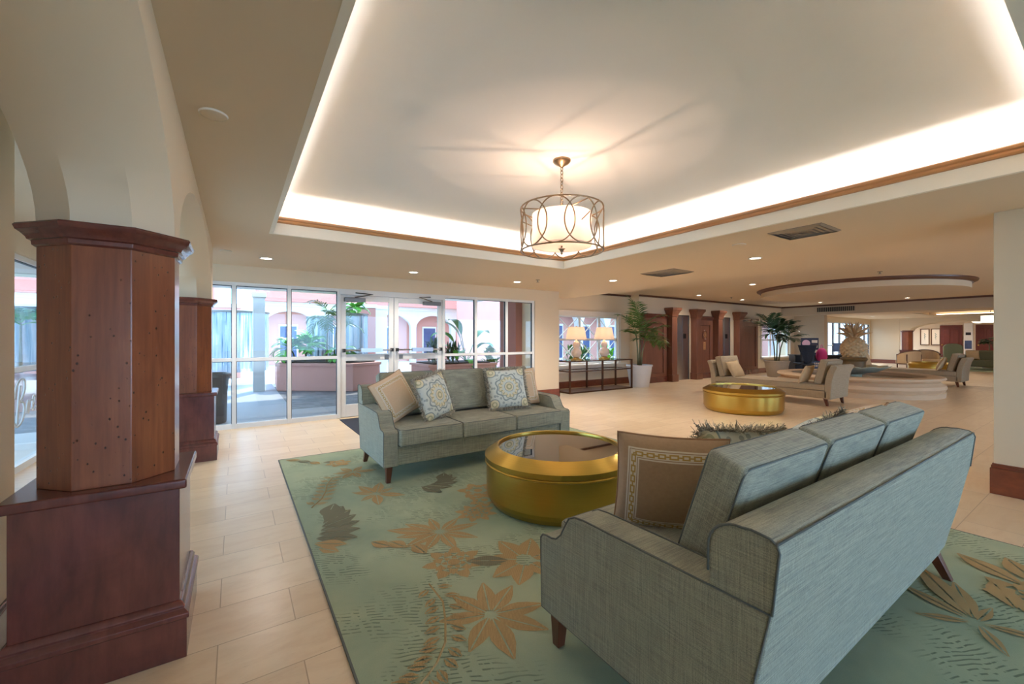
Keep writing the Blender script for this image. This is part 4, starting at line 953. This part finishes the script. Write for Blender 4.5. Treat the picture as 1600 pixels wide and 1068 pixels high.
# ------------------------------------------------------------------ plants
def frond(mb, base, az, el, L, droop, leaf=.28, n=12, w=.018, rnd=random, mi=0, vang=.9):
    pts = []; p = Vector(base); e = el
    for i in range(n+1):
        pts.append(p.copy()); d = Vector((cos(az)*cos(e), sin(az)*cos(e), sin(e))); p = p+d*(L/n); e -= droop/n*(.4+1.2*i/n)
    mb.tube(pts, [.007*(1-i/(n+1))+.002 for i in range(n+1)], 5, mi)
    side = Vector((-sin(az), cos(az), 0))
    for i in range(3, n+1):
        f = i/n; t_ = (pts[i]-pts[i-1]).normalized(); nrm = side.cross(t_); ll = leaf*(.55+.9*f-1.15*f*f+.25) * rnd.uniform(.85, 1.1)
        for sg in (1, -1):
            d = (t_*.75+side*sg*vang+nrm*.15*rnd.uniform(-1, 1)).normalized(); a = pts[i]; m1 = a+d*ll*.5+Vector((0, 0, -.012)); b = a+d*ll+Vector((0, 0, -.22*ll))
            wv_ = t_.cross(d).cross(d).normalized()*w
            mb.add([a-wv_*.4, a+wv_*.4, m1-wv_, m1+wv_, b], [(0, 1, 3, 2), (2, 3, 4)], mi)
def palm(name, label, loc, stems, fr, pot, potm='pot_white', leafm='leaf', L=.75, leaf=.26, seed=0, spread=1.0, zlim=None, w=.018, group='potted palms', soilz=None, els=(.15, 1.45), droop=(1.2, 2.2)):
    rnd = random.Random(seed); t = thing(name, label, 'plant', loc, 0, group)
    if pot:
        r, h = pot; MB().lathe([(r*.70, 0), (r*.72, .01), (r*.96, h*.93), (r, h*.93), (r*1.02, h*.96), (r, h), (r*.90, h), (r*.88, h*.92)], 48, cap=(True, False)).build('pot', potm, t, smooth='auto')
        MB().lathe([(r*.9, h*.9), (.01, h*.92)], 24, cap=(False, False)).build('soil', 'soil', t); z0 = h*.9
    else: z0 = soilz or 0
    for (sx, sy, hh, tx, ty) in stems:
        MB().tube([(sx, sy, z0), (sx+tx*.3, sy+ty*.3, z0+hh*.5), (sx+tx, sy+ty, z0+hh)], [.028, .020, .014], 8).build('stem', 'stem', t, smooth=True)
        for k in range(fr):
            az = 2*pi*k/fr+rnd.uniform(-.3, .3); el = els[0]+(els[1]-els[0])*((k*3 % fr)/fr)+rnd.uniform(-.1, .1)
            mb = MB(); frond(mb, (sx+tx, sy+ty, z0+hh*rnd.uniform(.82, 1)), az, el, L*rnd.uniform(.75, 1.1)*spread*(.42 if pot and sin(az) > .25 and el < 1.1 else 1), rnd.uniform(*droop), leaf, rnd=rnd, w=w)
            mb.build('frond', leafm, t)
    return t
palm('potted_palm', 'tall leafy palm in a white pot beside the console table', (9.50, 7.80, 0), [(-.05, 0, 1.05, -.10, 0), (.05, .03, 1.25, .02, .0), (0, -.06, .85, .14, -.06)], 7, (.36, .62), L=.84, leaf=.38, seed=3, w=.021, els=(.0, 1.55), leafm='leaf', droop=(.5, 1.5))
palm('potted_palm', 'dark palm in a beige pot behind the taupe chaise', (16.0, 7.10, 0), [(-.12, 0, 1.1, -.25, 0), (.06, .03, 1.15, .10, .0), (0, -.06, 1.0, .3, -.1)], 8, (.40, .58), 'pot_tan', 'leaf_dark', L=.72, leaf=.38, seed=5, w=.028, els=(.1, 1.5), droop=(.4, 1.3))
palm('potted_palm', 'palm fronds beside the drum pendant in the far lounge', (28.6, 3.75, 0), [(0, 0, .9, 0, 0)], 7, (.3, .5), 'pot_tan', 'leaf_dark', L=.8, leaf=.3, seed=8, w=.03, els=(.1, .9))

# ------------------------------------------------------------------ floor mat
o = MB().box(1.44, 3.42, 5.75, 7.35, .0, .010).build('door_mat', 'black_mat', bevel=.003); tag(o, 'dark blue black door mat inside the entrance doors', 'mat')

# ------------------------------------------------------------------ reception desk corner
t = thing('desk', 'black desk with a printed sign in front, beyond the fountain', 'desk', (17.9, 6.5, 0), R_(-50)); 
B(-.9, .9, -.35, .35, .72, .76).build('desk_top', 'black', t, bevel=.005); B(-.85, .85, -.33, -.30, .05, .72).build('front_panel', 'black', t)
for sx in (-1, 1): B(sx*.85-.02, sx*.85+.02, -.33, .33, 0, .72).build('side_panel', 'black', t)
sg_ = MB().box(-.35, .35, -.345, -.331, .28, .55).build('sign_board', 'screen_blue', t)
mb = MB()
for r_ in range(2):
    for i in range(9): mb.box(-.29+i*.066, -.245+i*.066, -.349, -.345, .34+.09*r_, .40+.09*r_)
mb.build('sign_marks', 'paper', sg_)
o = thing('display_board', 'dark display board with a pink picture standing on the black desk', 'display', (17.75, 6.75, .76), R_(-50)); B(-.28, .28, -.02, .02, 0, .62).build('board', 'poster_dark', o); 
mb = MB(); mb.lathe([(.13, 0), (.13, .01)], 16, T=Matrix.Translation((-.12, -.02, .42)) @ Matrix.Rotation(pi/2, 4, 'X')); mb.box(-.2, 0, -.03, -.02, .18, .34); mb.build('picture', 'poster_pink', o)
for z in (.08, .26, .44): B(.06, .24, -.026, -.02, z, z+.1).build('caption', 'paper', o)
o = thing('desk_monitor', 'computer monitor facing sideways on the side table', 'monitor', (19.2, 6.25, .74), R_(-60)); B(-.25, .25, -.02, .02, .12, .45).build('screen', 'screen_blue', o, bevel=.01); B(-.03, .03, -.01, .03, 0, .14).build('stand', 'black', o); B(-.12, .12, -.08, .08, 0, .015).build('foot', 'black', o)
o = thing('side_table', 'long dark table with a pale top beside the black desk', 'table', (19.2, 6.2, 0), R_(-50)); B(-.7, .7, -.3, .3, .70, .74).build('table_top', 'cherry_dark', o)
for sx in (-1, 1):
    for sy in (-1, 1): B(sx*.64-.025, sx*.64+.025, sy*.25-.025, sy*.25+.025, 0, .70).build('leg', 'black', o)
o = thing('office_chair', 'office chair beside the black desk with a jacket over it', 'chair', (16.86, 6.60, 0), R_(140))
MB().box(-.24, .24, -.24, .24, .42, .50).build('seat', 'black', o, bevel=.03); MB().box(-.23, .23, .20, .27, .55, 1.0).build('backrest', 'black', o, bevel=.03)
mb = MB().tube([(0, 0, .08), (0, 0, .42)], .03, 10)
for k in range(5): mb.tube([(0, 0, .10), (.28*cos(2*pi*k/5), .28*sin(2*pi*k/5), .05)], .018, 8)
mb.tube([(0, .1, .44), (0, .26, .5), (0, .25, .65)], .02, 8); mb.build('chair_base', 'black', o)
for k in range(5): MB().lathe([(.001, -.03), (.025, -.02), (.03, 0), (.025, .02), (.001, .03)], 12, T=Matrix.Translation((.28*cos(2*pi*k/5), .28*sin(2*pi*k/5), .03))).build('caster', 'black', o, smooth=True)
o = MB().rings([[((.29-.03*k)*cos(a)*1.0, .24+.07*sin(a)+.01*sin(6*a), 1.04-.09*k) for a in [2*pi*i/24 for i in range(24)]] for k in range(-1, 7)]).build('jacket', 'dark_cloth', smooth=True, loc=(16.86, 6.60, 0), rot=(0, 0, R_(140))); tag(o, 'dark jacket draped over the office chair back', 'jacket')
o = thing('pink_bag', 'bright pink bag hanging beside the black desk', 'bag', (17.33, 6.22, .55)); MB().lathe([(.03, 0), (.13, .03), (.17, .15), (.16, .3), (.11, .42), (.05, .47)], 20).build('bag_body', 'pink', o, smooth=True); MB().tube([(.05*cos(a)*1.6, 0, .47+.12*sin(a)) for a in [pi*i/8 for i in range(9)]], .008, 6).build('handle', 'pink', o)

# ------------------------------------------------------------------ far lounge furniture
def barrel(label, loc, rz):
    t = thing('barrel_chair', label, 'armchair', loc, rz, 'dark framed barrel chairs'); n = 16
    B(-.3, .3, -.3, .28, .30, .45).build('seat', 'cream_fabric', t, bevel=.04)
    A = [R_(-25+230*i/n) for i in range(n+1)]; hh = [.62+.22*sin(max(0, min(pi, (a+.43)/(4.01)*pi))) for a in A]
    mb = MB(); rs = []
    for a, h_ in zip(A, hh): rs.append([(.34*cos(a), .34*sin(a), .32), (.38*cos(a), .38*sin(a), .32), (.38*cos(a), .38*sin(a), h_), (.34*cos(a), .34*sin(a), h_)])
    mb.rings(rs); mb.build('backrest', 'cream_fabric', t)
    mb = MB().tube([(.36*cos(a), .36*sin(a), h_+.015) for a, h_ in zip(A, hh)], .026, 8); mb.tube([(.37*cos(a), .37*sin(a), .30) for a in A], .022, 8); mb.build('frame', 'dark_trim', t, smooth=True)
    for a in (R_(-20), R_(45), R_(135), R_(200)): MB().tube([(.36*cos(a), .36*sin(a), 0), (.375*cos(a), .375*sin(a), .70)], .022, 8).build('leg', 'dark_trim', t)
    return t
b1 = barrel('dark framed cream barrel chair nearest the far wooden pillar', (23.6, 5.35, 0), R_(140)); dup(b1, (25.6, 5.15, 0), R_(-60), 'dark framed cream barrel chair beside the far brass table')
t = thing('wing_chair', 'pale green high back chair in front of the far red door', 'armchair', (28.7, 5.0, 0), R_(115)); B(-.32, .32, -.3, .3, .22, .45).build('seat', 'green_fabric', t, bevel=.04)
MB().prism([(-.32, .4), (.32, .4), (.34, .95), (.28, 1.06), (.12, 1.12), (-.12, 1.12), (-.28, 1.06), (-.34, .95)], .22, .32, T=Matrix(((1, 0, 0, 0), (0, 0, 1, 0), (0, 1, 0, 0), (0, 0, 0, 1)))).build('backrest', 'green_fabric', t, bevel=.03)
for sx in (-1, 1):
    for sy in (-1, 1): MB().tube([(sx*.27, sy*.25, 0), (sx*.28, sy*.25, .22)], .02, 6).build('leg', 'legwood', t)
    B(sx*.33-.03, sx*.33+.03, -.25, .25, .55, .60).build('armrest', 'legwood', t, bevel=.01)
t = thing('far_sofa', 'olive green sofa at the right end of the far lounge', 'sofa', (27.0, 3.3, 0), R_(-90)); 
B(-1.0, 1.0, -.4, .4, .14, .42).build('seat', 'olive_fabric', t, bevel=.04); B(-1.0, 1.0, .28, .46, .3, .84).build('back', 'olive_fabric', t, bevel=.05)
for sx in (-1, 1): B(sx*1.0-.09, sx*1.0+.09, -.42, .42, .14, .64).build('arm', 'olive_fabric', t, bevel=.05)
for sx in (-1, 1):
    for sy in (-1, 1): B(sx*.95-.025, sx*.95+.025, sy*.36-.025, sy*.36+.025, 0, .14).build('leg', 'legwood', t)
pillow('throw_pillow', 'cream pillow on the olive sofa of the far lounge', 'taupe_pillow', (26.95, 4.02, .64), prot(R_(200), R_(20), 0), .42, .07, group='pillows on the far olive sofa', seed=12)
o = MB().box(25.3, 29.2, -.5, 5.0, 0, .01).build('lounge_rug', 'rug'); tag(o, 'teal rug under the far lounge furniture', 'rug')
t = thing('drum_pendant', 'small white drum pendant in the far lounge tray', 'lamp', (25.8, 3.35, 0)); MB().lathe([(.27, 2.02), (.27, 2.30), (.25, 2.30), (.25, 2.03)], 32, cap=(False, False)).build('lamp_shade', 'shade_far', t, smooth='auto'); MB().tube([(0, 0, 2.30), (0, 0, 2.78)], .008, 6).lathe([(.25, 2.29), (.01, 2.29)], 24).build('pendant_rod', 'cage', t)
t = thing('bowl_pendant', 'glowing bowl ceiling light near the far red doors', 'lamp', (32.3, 4.62, 0)); MB().lathe([(.02, 2.16), (.16, 2.19), (.26, 2.27), (.28, 2.30)], 32).build('bowl', 'bowl', t, smooth=True); MB().tube([(0, 0, 2.30), (0, 0, CH)], .01, 6).build('pendant_rod', 'cage', t)

# ------------------------------------------------------------------ outdoors
o = B(-30, 60, 8.9, 13.5, -.2, -.01).build('ground_paving', 'paving'); struct(o, 'grey pavers outside the glass wall'); o['category'] = 'ground'
o = MB().box(-30, 60, 13.5, 90, -.2, -.012).box(-30, -2.0, -30, 8.9, -.2, -.012).box(-30, 60, -40, -6, -.2, -.012).build('ground_court', 'concrete'); struct(o, 'sunlit pale courtyard ground'); o['category'] = 'ground'
o = MB().box(-2.0, 6.3, 8.9, 8.95, -.02, 0).box(-1.7, .9, 7.6, 14.5, -.012, -.001).box(-2, 6.3, 7.6, 8.9, -.01, .001).build('ground_walk', 'slab'); struct(o, 'smooth grey walk crossing the pavers'); o['category'] = 'ground'
o = MB().box(-6, 6.6, 7.64, 12.0, 2.55, 2.7).box(-6, -2.0, -2, 7.64, 2.55, 2.7).build('ceiling_walkway', 'stucco_white'); struct(o, 'white ceiling of the covered walk outside'); o['category'] = 'ceiling'
t = thing('courtyard_planter', 'angular salmon planter wall outside left of the doors', 'planter', (0, 0, 0)); P = [(.9, 12.4), (2.52, 11.2), (3.35, 11.7), (3.35, 14.2), (1.0, 14.6)]
MB().prism(P, 0, .64).build('planter_wall', 'salmon', t); 
def inset(P, k): 
    cx = sum(p[0] for p in P)/len(P); cy = sum(p[1] for p in P)/len(P); return [(cx+(p[0]-cx)*k, cy+(p[1]-cy)*k) for p in P]
MB().prism(inset(P, 1.03), .64, .71).build('coping', 'salmon', t, bevel=.01); MB().prism(inset(P, .9), .70, .74).build('soil', 'soil', t)
t2 = thing('courtyard_planter', 'low salmon planter outside right of the doors', 'planter', (4.9, 10.3, 0)); Q = [(-.9, -.6), (1.0, -.6), (1.0, .7), (-.9, .7)]
MB().prism(Q, 0, .64).build('planter_wall', 'salmon', t2); MB().prism(inset(Q, 1.05), .64, .70).build('coping', 'salmon', t2, bevel=.01); MB().prism(inset(Q, .88), .695, .73).build('soil', 'soil', t2)
gp = 'palms and shrubs in the courtyard planters'
palm('lady_palm', 'palm standing in the planter with water falling behind it', (2.05, 12.15, .74), [(0, 0, 1.35, .05, 0), (.2, .1, 1.2, .12, .05)], 9, None, leafm='leaf', L=.7, leaf=.3, seed=11, w=.02, group=gp)
palm('lady_palm', 'bright low palm clump at the left of the planter', (1.35, 12.75, .74), [(0, 0, .35, -.1, 0), (.25, 0, .45, .1, -.1)], 10, None, leafm='leaf_bright', L=.6, leaf=.3, seed=12, w=.03, group=gp)
palm('lady_palm', 'small bright palm low beside the entrance door', (2.35, 11.85, .74), [(0, 0, .22, 0, 0)], 9, None, leafm='leaf_bright', L=.45, leaf=.22, seed=13, w=.03, group=gp)
palm('lady_palm', 'bright green palm tuft on top of the blue water column', (3.0, 13.1, 2.12), [(0, 0, .12, 0, 0)], 12, None, leafm='leaf_bright', L=.42, leaf=.22, seed=14, w=.03, group=gp, els=(.3, 1.4))
def curtain(label, x, y, r, z0, z1):
    t = thing('water_column', label, 'water feature', (x, y, 0), 0, 'blue streaked water columns'); n = 64
    MB().rings([[((r+.02*sin(9*a))*cos(a), (r+.02*sin(9*a))*sin(a), z) for a in [2*pi*i/n for i in range(n)]] for z in [z0+(z1-z0)*k/6 for k in range(7)]], cap=(False, False)).build('water_sheet', 'water_curtain', t, smooth=True)
    MB().lathe([(r+.03, z1), (r+.03, z1+.05), (r-.05, z1+.06)], 48).build('top_rim', 'grey_metal', t, smooth='auto'); return t
curtain('blue streaked water column under the palm tuft, seen through the left door', 3.0, 13.1, .36, .74, 2.05)
curtain('wide blue streaked water column seen through the glass left of the planter', .0, 14.9, .85, .4, 2.1)
curtain('pale blue water column inside the planter', 2.1, 13.5, .35, .74, 1.95)
# bird of paradise and shrubs on the right
def bigleaf(t, base, az, el, L, w, m='leaf_bright', stem=.5):
    mb = MB(); p = Vector(base); d = Vector((cos(az)*cos(el), sin(az)*cos(el), sin(el))); pe = p+d*stem; mb.tube([p, pe], .012, 6); sd = Vector((-sin(az), cos(az), 0)); n = 10; vs = []; e = el
    for i in range(n+1):
        f = i/n; ww = w*sin(pi*min(1, f*.95+.04))**.8; vs += [pe-sd*ww+Vector((0, 0, .25*ww)), pe, pe+sd*ww+Vector((0, 0, .25*ww))]; pe = pe+Vector((cos(az)*cos(e), sin(az)*cos(e), sin(e)))*(L/n); e -= .16
    mb.add(vs, [q for i in range(n) for q in ((3*i, 3*i+1, 3*i+4, 3*i+3), (3*i+1, 3*i+2, 3*i+5, 3*i+4))]); mb.build('leaf', m, t, smooth=True)
t = thing('bird_of_paradise_plant', 'big leafed bright green plant behind the right glass panes', 'plant', (5.35, 10.35, .72), 0, gp)
for az, el, L, w, st in ((3.3, .9, .8, .16, .7), (2.6, .7, .7, .15, .5), (4.0, .5, .7, .16, .5), (0.4, 1.0, .8, .15, .7), (1.7, 1.25, .9, .13, .8), (5.2, .8, .6, .14, .5), (3.0, 1.3, 1.0, .12, .6), (4.5, .2, .5, .13, .35)): bigleaf(t, (0, 0, 0), az, el, L, w, 'leaf_bright' if el < 1.2 else 'leaf', st)
def shrub(label, x, y, z, r, seed, m='leaf_grey', n=60, L=.3, w=.03):
    t = thing('shrub', label, 'plant', (x, y, z), 0, gp); rnd = random.Random(seed); mb = MB(); MB().tube([(0, 0, 0), (0, 0, r)], .02, 6).build('stem', 'stem', t)
    for i in range(n):
        a = rnd.uniform(0, 2*pi); e = rnd.uniform(.1, 1.5); b = Vector((rnd.uniform(-.16, .16), rnd.uniform(-.16, .16), rnd.uniform(0, r))); d = Vector((cos(a)*cos(e), sin(a)*cos(e), sin(e))); s_ = Vector((-sin(a), cos(a), 0))*w
        mb.add([b-s_*.3, b+s_*.3, b+d*L*.5+s_, b+d*L*.5-s_, b+d*L+Vector((0, 0, -.06))], [(0, 1, 2, 3), (3, 2, 4)])
    mb.build('foliage', m, t); return t
shrub('spiky grey green shrub in the right planter', 4.35, 10.2, .72, .45, 1, 'leaf_grey', 150, .35, .02); shrub('dark spiky shrub lower in the right planter', 4.75, 9.95, .72, .3, 2, 'leaf_dark', 80, .4, .025)
for i, (x, y) in enumerate(((6.9, 9.6), (7.75, 9.95), (8.6, 9.6), (9.4, 10.0), (10.2, 9.7), (6.3, 10.6))): shrub('leafy bush outside the lamp window, '+['leftmost', 'second from left', 'behind the left lamp', 'behind the right lamp', 'near the palm', 'low at the left'][i], x, y, 0, 1.0, 20+i, ('leaf', 'leaf_bright', 'leaf')[i % 3], 150, .30, .05)
for i, x in enumerate((17.8, 18.9)): shrub('leafy bush outside the second window, '+('left' if i == 0 else 'right'), x, 9.8, 0, 1.0, 30+i, 'leaf', 110, .4, .06)
# walkway columns
for x, y, w_, d_, m_, l in ((3.75, 15.0, .32, .28, 'salmon_dark', 'brown square column beside the blue water column'), (4.35, 15.4, .25, .25, 'stucco_white', 'pale square column just right of the brown one'),
                        (.50, 12.6, .13, .15, 'stucco_white', 'white column left of the planter'), (5.82, 8.35, .40, .35, 'salmon_dark', 'dark salmon column close outside the right glass pane'), (-.75, 17.5, .9, .3, 'salmon', 'salmon wall pier far down the covered walk')):
    t = thing('walkway_column', l, 'column', (x, y, 0)); B(-w_, w_, -d_, d_, 0, 2.55).build('shaft', m_, t); B(-w_-.03, w_+.03, -d_-.03, d_+.03, 2.42, 2.54).build('capital', 'stucco_white', t)
t = thing('utility_door', 'brown door with a small white notice down the covered walk', 'door', (-.55, 17.15, 0)); B(-.4, .4, -.04, 0, 0, 2.0).build('door_leaf', 'maroon', t); B(-.12, .12, -.06, -.04, 1.15, 1.5).build('notice', 'paper', t)
t = thing('ash_urn', 'grey urn shaped bin outside the glass beside the second pillar', 'bin', (-.30, 8.22, .001)); MB().lathe([(.17, 0), (.18, .02), (.19, .5), (.21, .70), (.24, .74), (.24, .78), (.20, .80), (.18, .76)], 32).build('bin_body', 'grey_metal', t, smooth='auto'); MB().lathe([(.185, .765), (.01, .77)], 24).build('bin_top', 'soil', t)
t = thing('courtyard_planter', 'dark salmon planter seen past the near pillar', 'planter', (-3.5, 12.2, 0)); Q3 = [(-1.2, -.8), (1.2, -.8), (1.2, 1.0), (-1.2, 1.0)]; MB().prism(Q3, 0, .64).build('planter_wall', 'salmon_dark', t); MB().prism(inset(Q3, 1.04), .64, .70).build('coping', 'salmon_dark', t, bevel=.01)
curtain('blue streaked water column seen past the near pillar', -3.5, 12.75, .40, .70, 1.95)
palm('lady_palm', 'palm above the water column seen past the near pillar', (-3.4, 11.75, .70), [(0, 0, 1.1, 0, 0)], 11, None, leafm='leaf_bright', L=.5, leaf=.28, seed=21, w=.03, group=gp)
# pink court building with arches
def court(label, x0, x1, y, h, n, m='salmon', roof=True, zb=2.6):
    t = thing('court_building', label, 'building', ((x0+x1)/2, y, 0), 0, 'pink buildings round the court'); hw = (x1-x0)/2
    B(-hw, hw, .6, 6, 0, h).build('wall', m, t)
    mb = MB(); w = (x1-x0)/n; N_ = 14
    for k in range(n):
        a = -hw+w*k; b = a+w; cw = .32; mb.box(a-cw/2, a+cw/2, -.2, .1, 0, 2.0)
        vs = []; fs = []
        for d in (-.2, .1):
            for i in range(N_+1):
                q = pi*i/N_; vs.append(((a+b)/2-(w/2-cw/2)*cos(q), d, 2.0+.75*sin(q)))
            for i in range(N_+1): vs.append((a+cw/2+(w-cw)*i/N_, d, 3.0))
        K = N_+1
        for i in range(N_): fs += [(i, i+1, K+i+1, K+i), (2*K+i, 2*K+i+1, 3*K+i+1, 3*K+i), (i, i+1, 2*K+i+1, 2*K+i)]
        mb.add(vs, fs); mb.box(a-cw/2, a+cw/2, -.2, .1, 2.0, 3.0)
    mb.box(-hw, hw, -.3, .2, 3.0, 3.2); mb.build('arcade', 'stucco_white', t)
    for k in range(n):
        c_ = -hw+w*(k+.5)
        o = B(c_-.45, c_+.45, .55, .6, .3 if k % 2 else 0, 2.1).build('window', 'whitefr', t); B(c_-.38, c_+.38, .53, .55, .4, 2.0).build('pane', 'screen_blue', o)
        if h > 4.5: o = B(c_-.5, c_+.5, .55, .6, 4.0, 5.4).build('window', 'whitefr', t); B(c_-.42, c_+.42, .53, .55, 4.1, 5.3).build('pane', 'screen_blue', o)
    if roof:
        mb = MB(); mb.prism([(-hw, -.6), (hw, -.6), (hw, 1.2), (-hw, 1.2)], 3.2, 3.8, top=[(-hw+.5, .5), (hw-.5, .5), (hw-.5, 1.2), (-hw+.5, 1.2)]); mb.build('roof', 'roof_tile', t)
    return t
court('pink building with white arches straight across the court', 1, 14, 24, 7, 5); court('pink building at the left end of the court', -14, -1, 25, 6, 4); court('pink building behind the far glass wall', 20, 40, 15, 5, 6); court('pink building opposite the lamp window', 10.5, 18, 15.5, 6, 4)
# cafe lettering on the glass at the left
t = MB(); th_ = .008
def stroke(pts, r=.010): # (y, z) points on the pane
    P_ = []; n = len(pts)
    for i in range(n-1):
        p0_, p1_, p2_, p3_ = pts[max(0, i-1)], pts[i], pts[i+1], pts[min(n-1, i+2)]
        for k in range(6):
            u = k/6; P_.append(tuple(.5*((2*p1_[a])+(-p0_[a]+p2_[a])*u+(2*p0_[a]-5*p1_[a]+4*p2_[a]-p3_[a])*u*u+(-p0_[a]+3*p1_[a]-3*p2_[a]+p3_[a])*u**3) for a in (0, 1)))
    P_.append(pts[-1]); t.tube([(-1.862, a, b) for a, b in P_], r, 6)
s = .44; y0, z0 = 6.30, .46
stroke([(y0+.10*s+.0, z0+.02*s), (y0+.16*s, z0+.45*s), (y0+.28*s, z0+.92*s)])
stroke([(y0-.02*s, z0+.62*s), (y0+.05*s, z0+.86*s), (y0+.26*s, z0+1.05*s), (y0+.50*s, z0+1.03*s), (y0+.52*s, z0+.82*s), (y0+.36*s, z0+.60*s), (y0+.22*s, z0+.53*s), (y0+.44*s, z0+.50*s), (y0+.50*s, z0+.30*s), (y0+.36*s, z0+.06*s), (y0+.10*s, z0-.03*s), (y0-.04*s, z0+.08*s)])
stroke([(y0+.60*s, z0+.22*s), (y0+.72*s, z0+.52*s), (y0+.70*s, z0+.24*s), (y0+.72*s, z0+.22*s), (y0+.82*s, z0+.48*s), (y0+.94*s, z0+.50*s)], .008)
stroke([(y0+.92*s, z0+.28*s), (y0+1.08*s, z0+.40*s), (y0+1.14*s, z0+.56*s), (y0+1.05*s, z0+.60*s), (y0+.98*s, z0+.40*s), (y0+1.04*s, z0+.24*s), (y0+1.20*s, z0+.32*s)], .008)
o = t.build('script_lettering', 'gold_script', smooth=True); tag(o, 'white script letters Bre on the glass behind the near pillar', 'lettering')
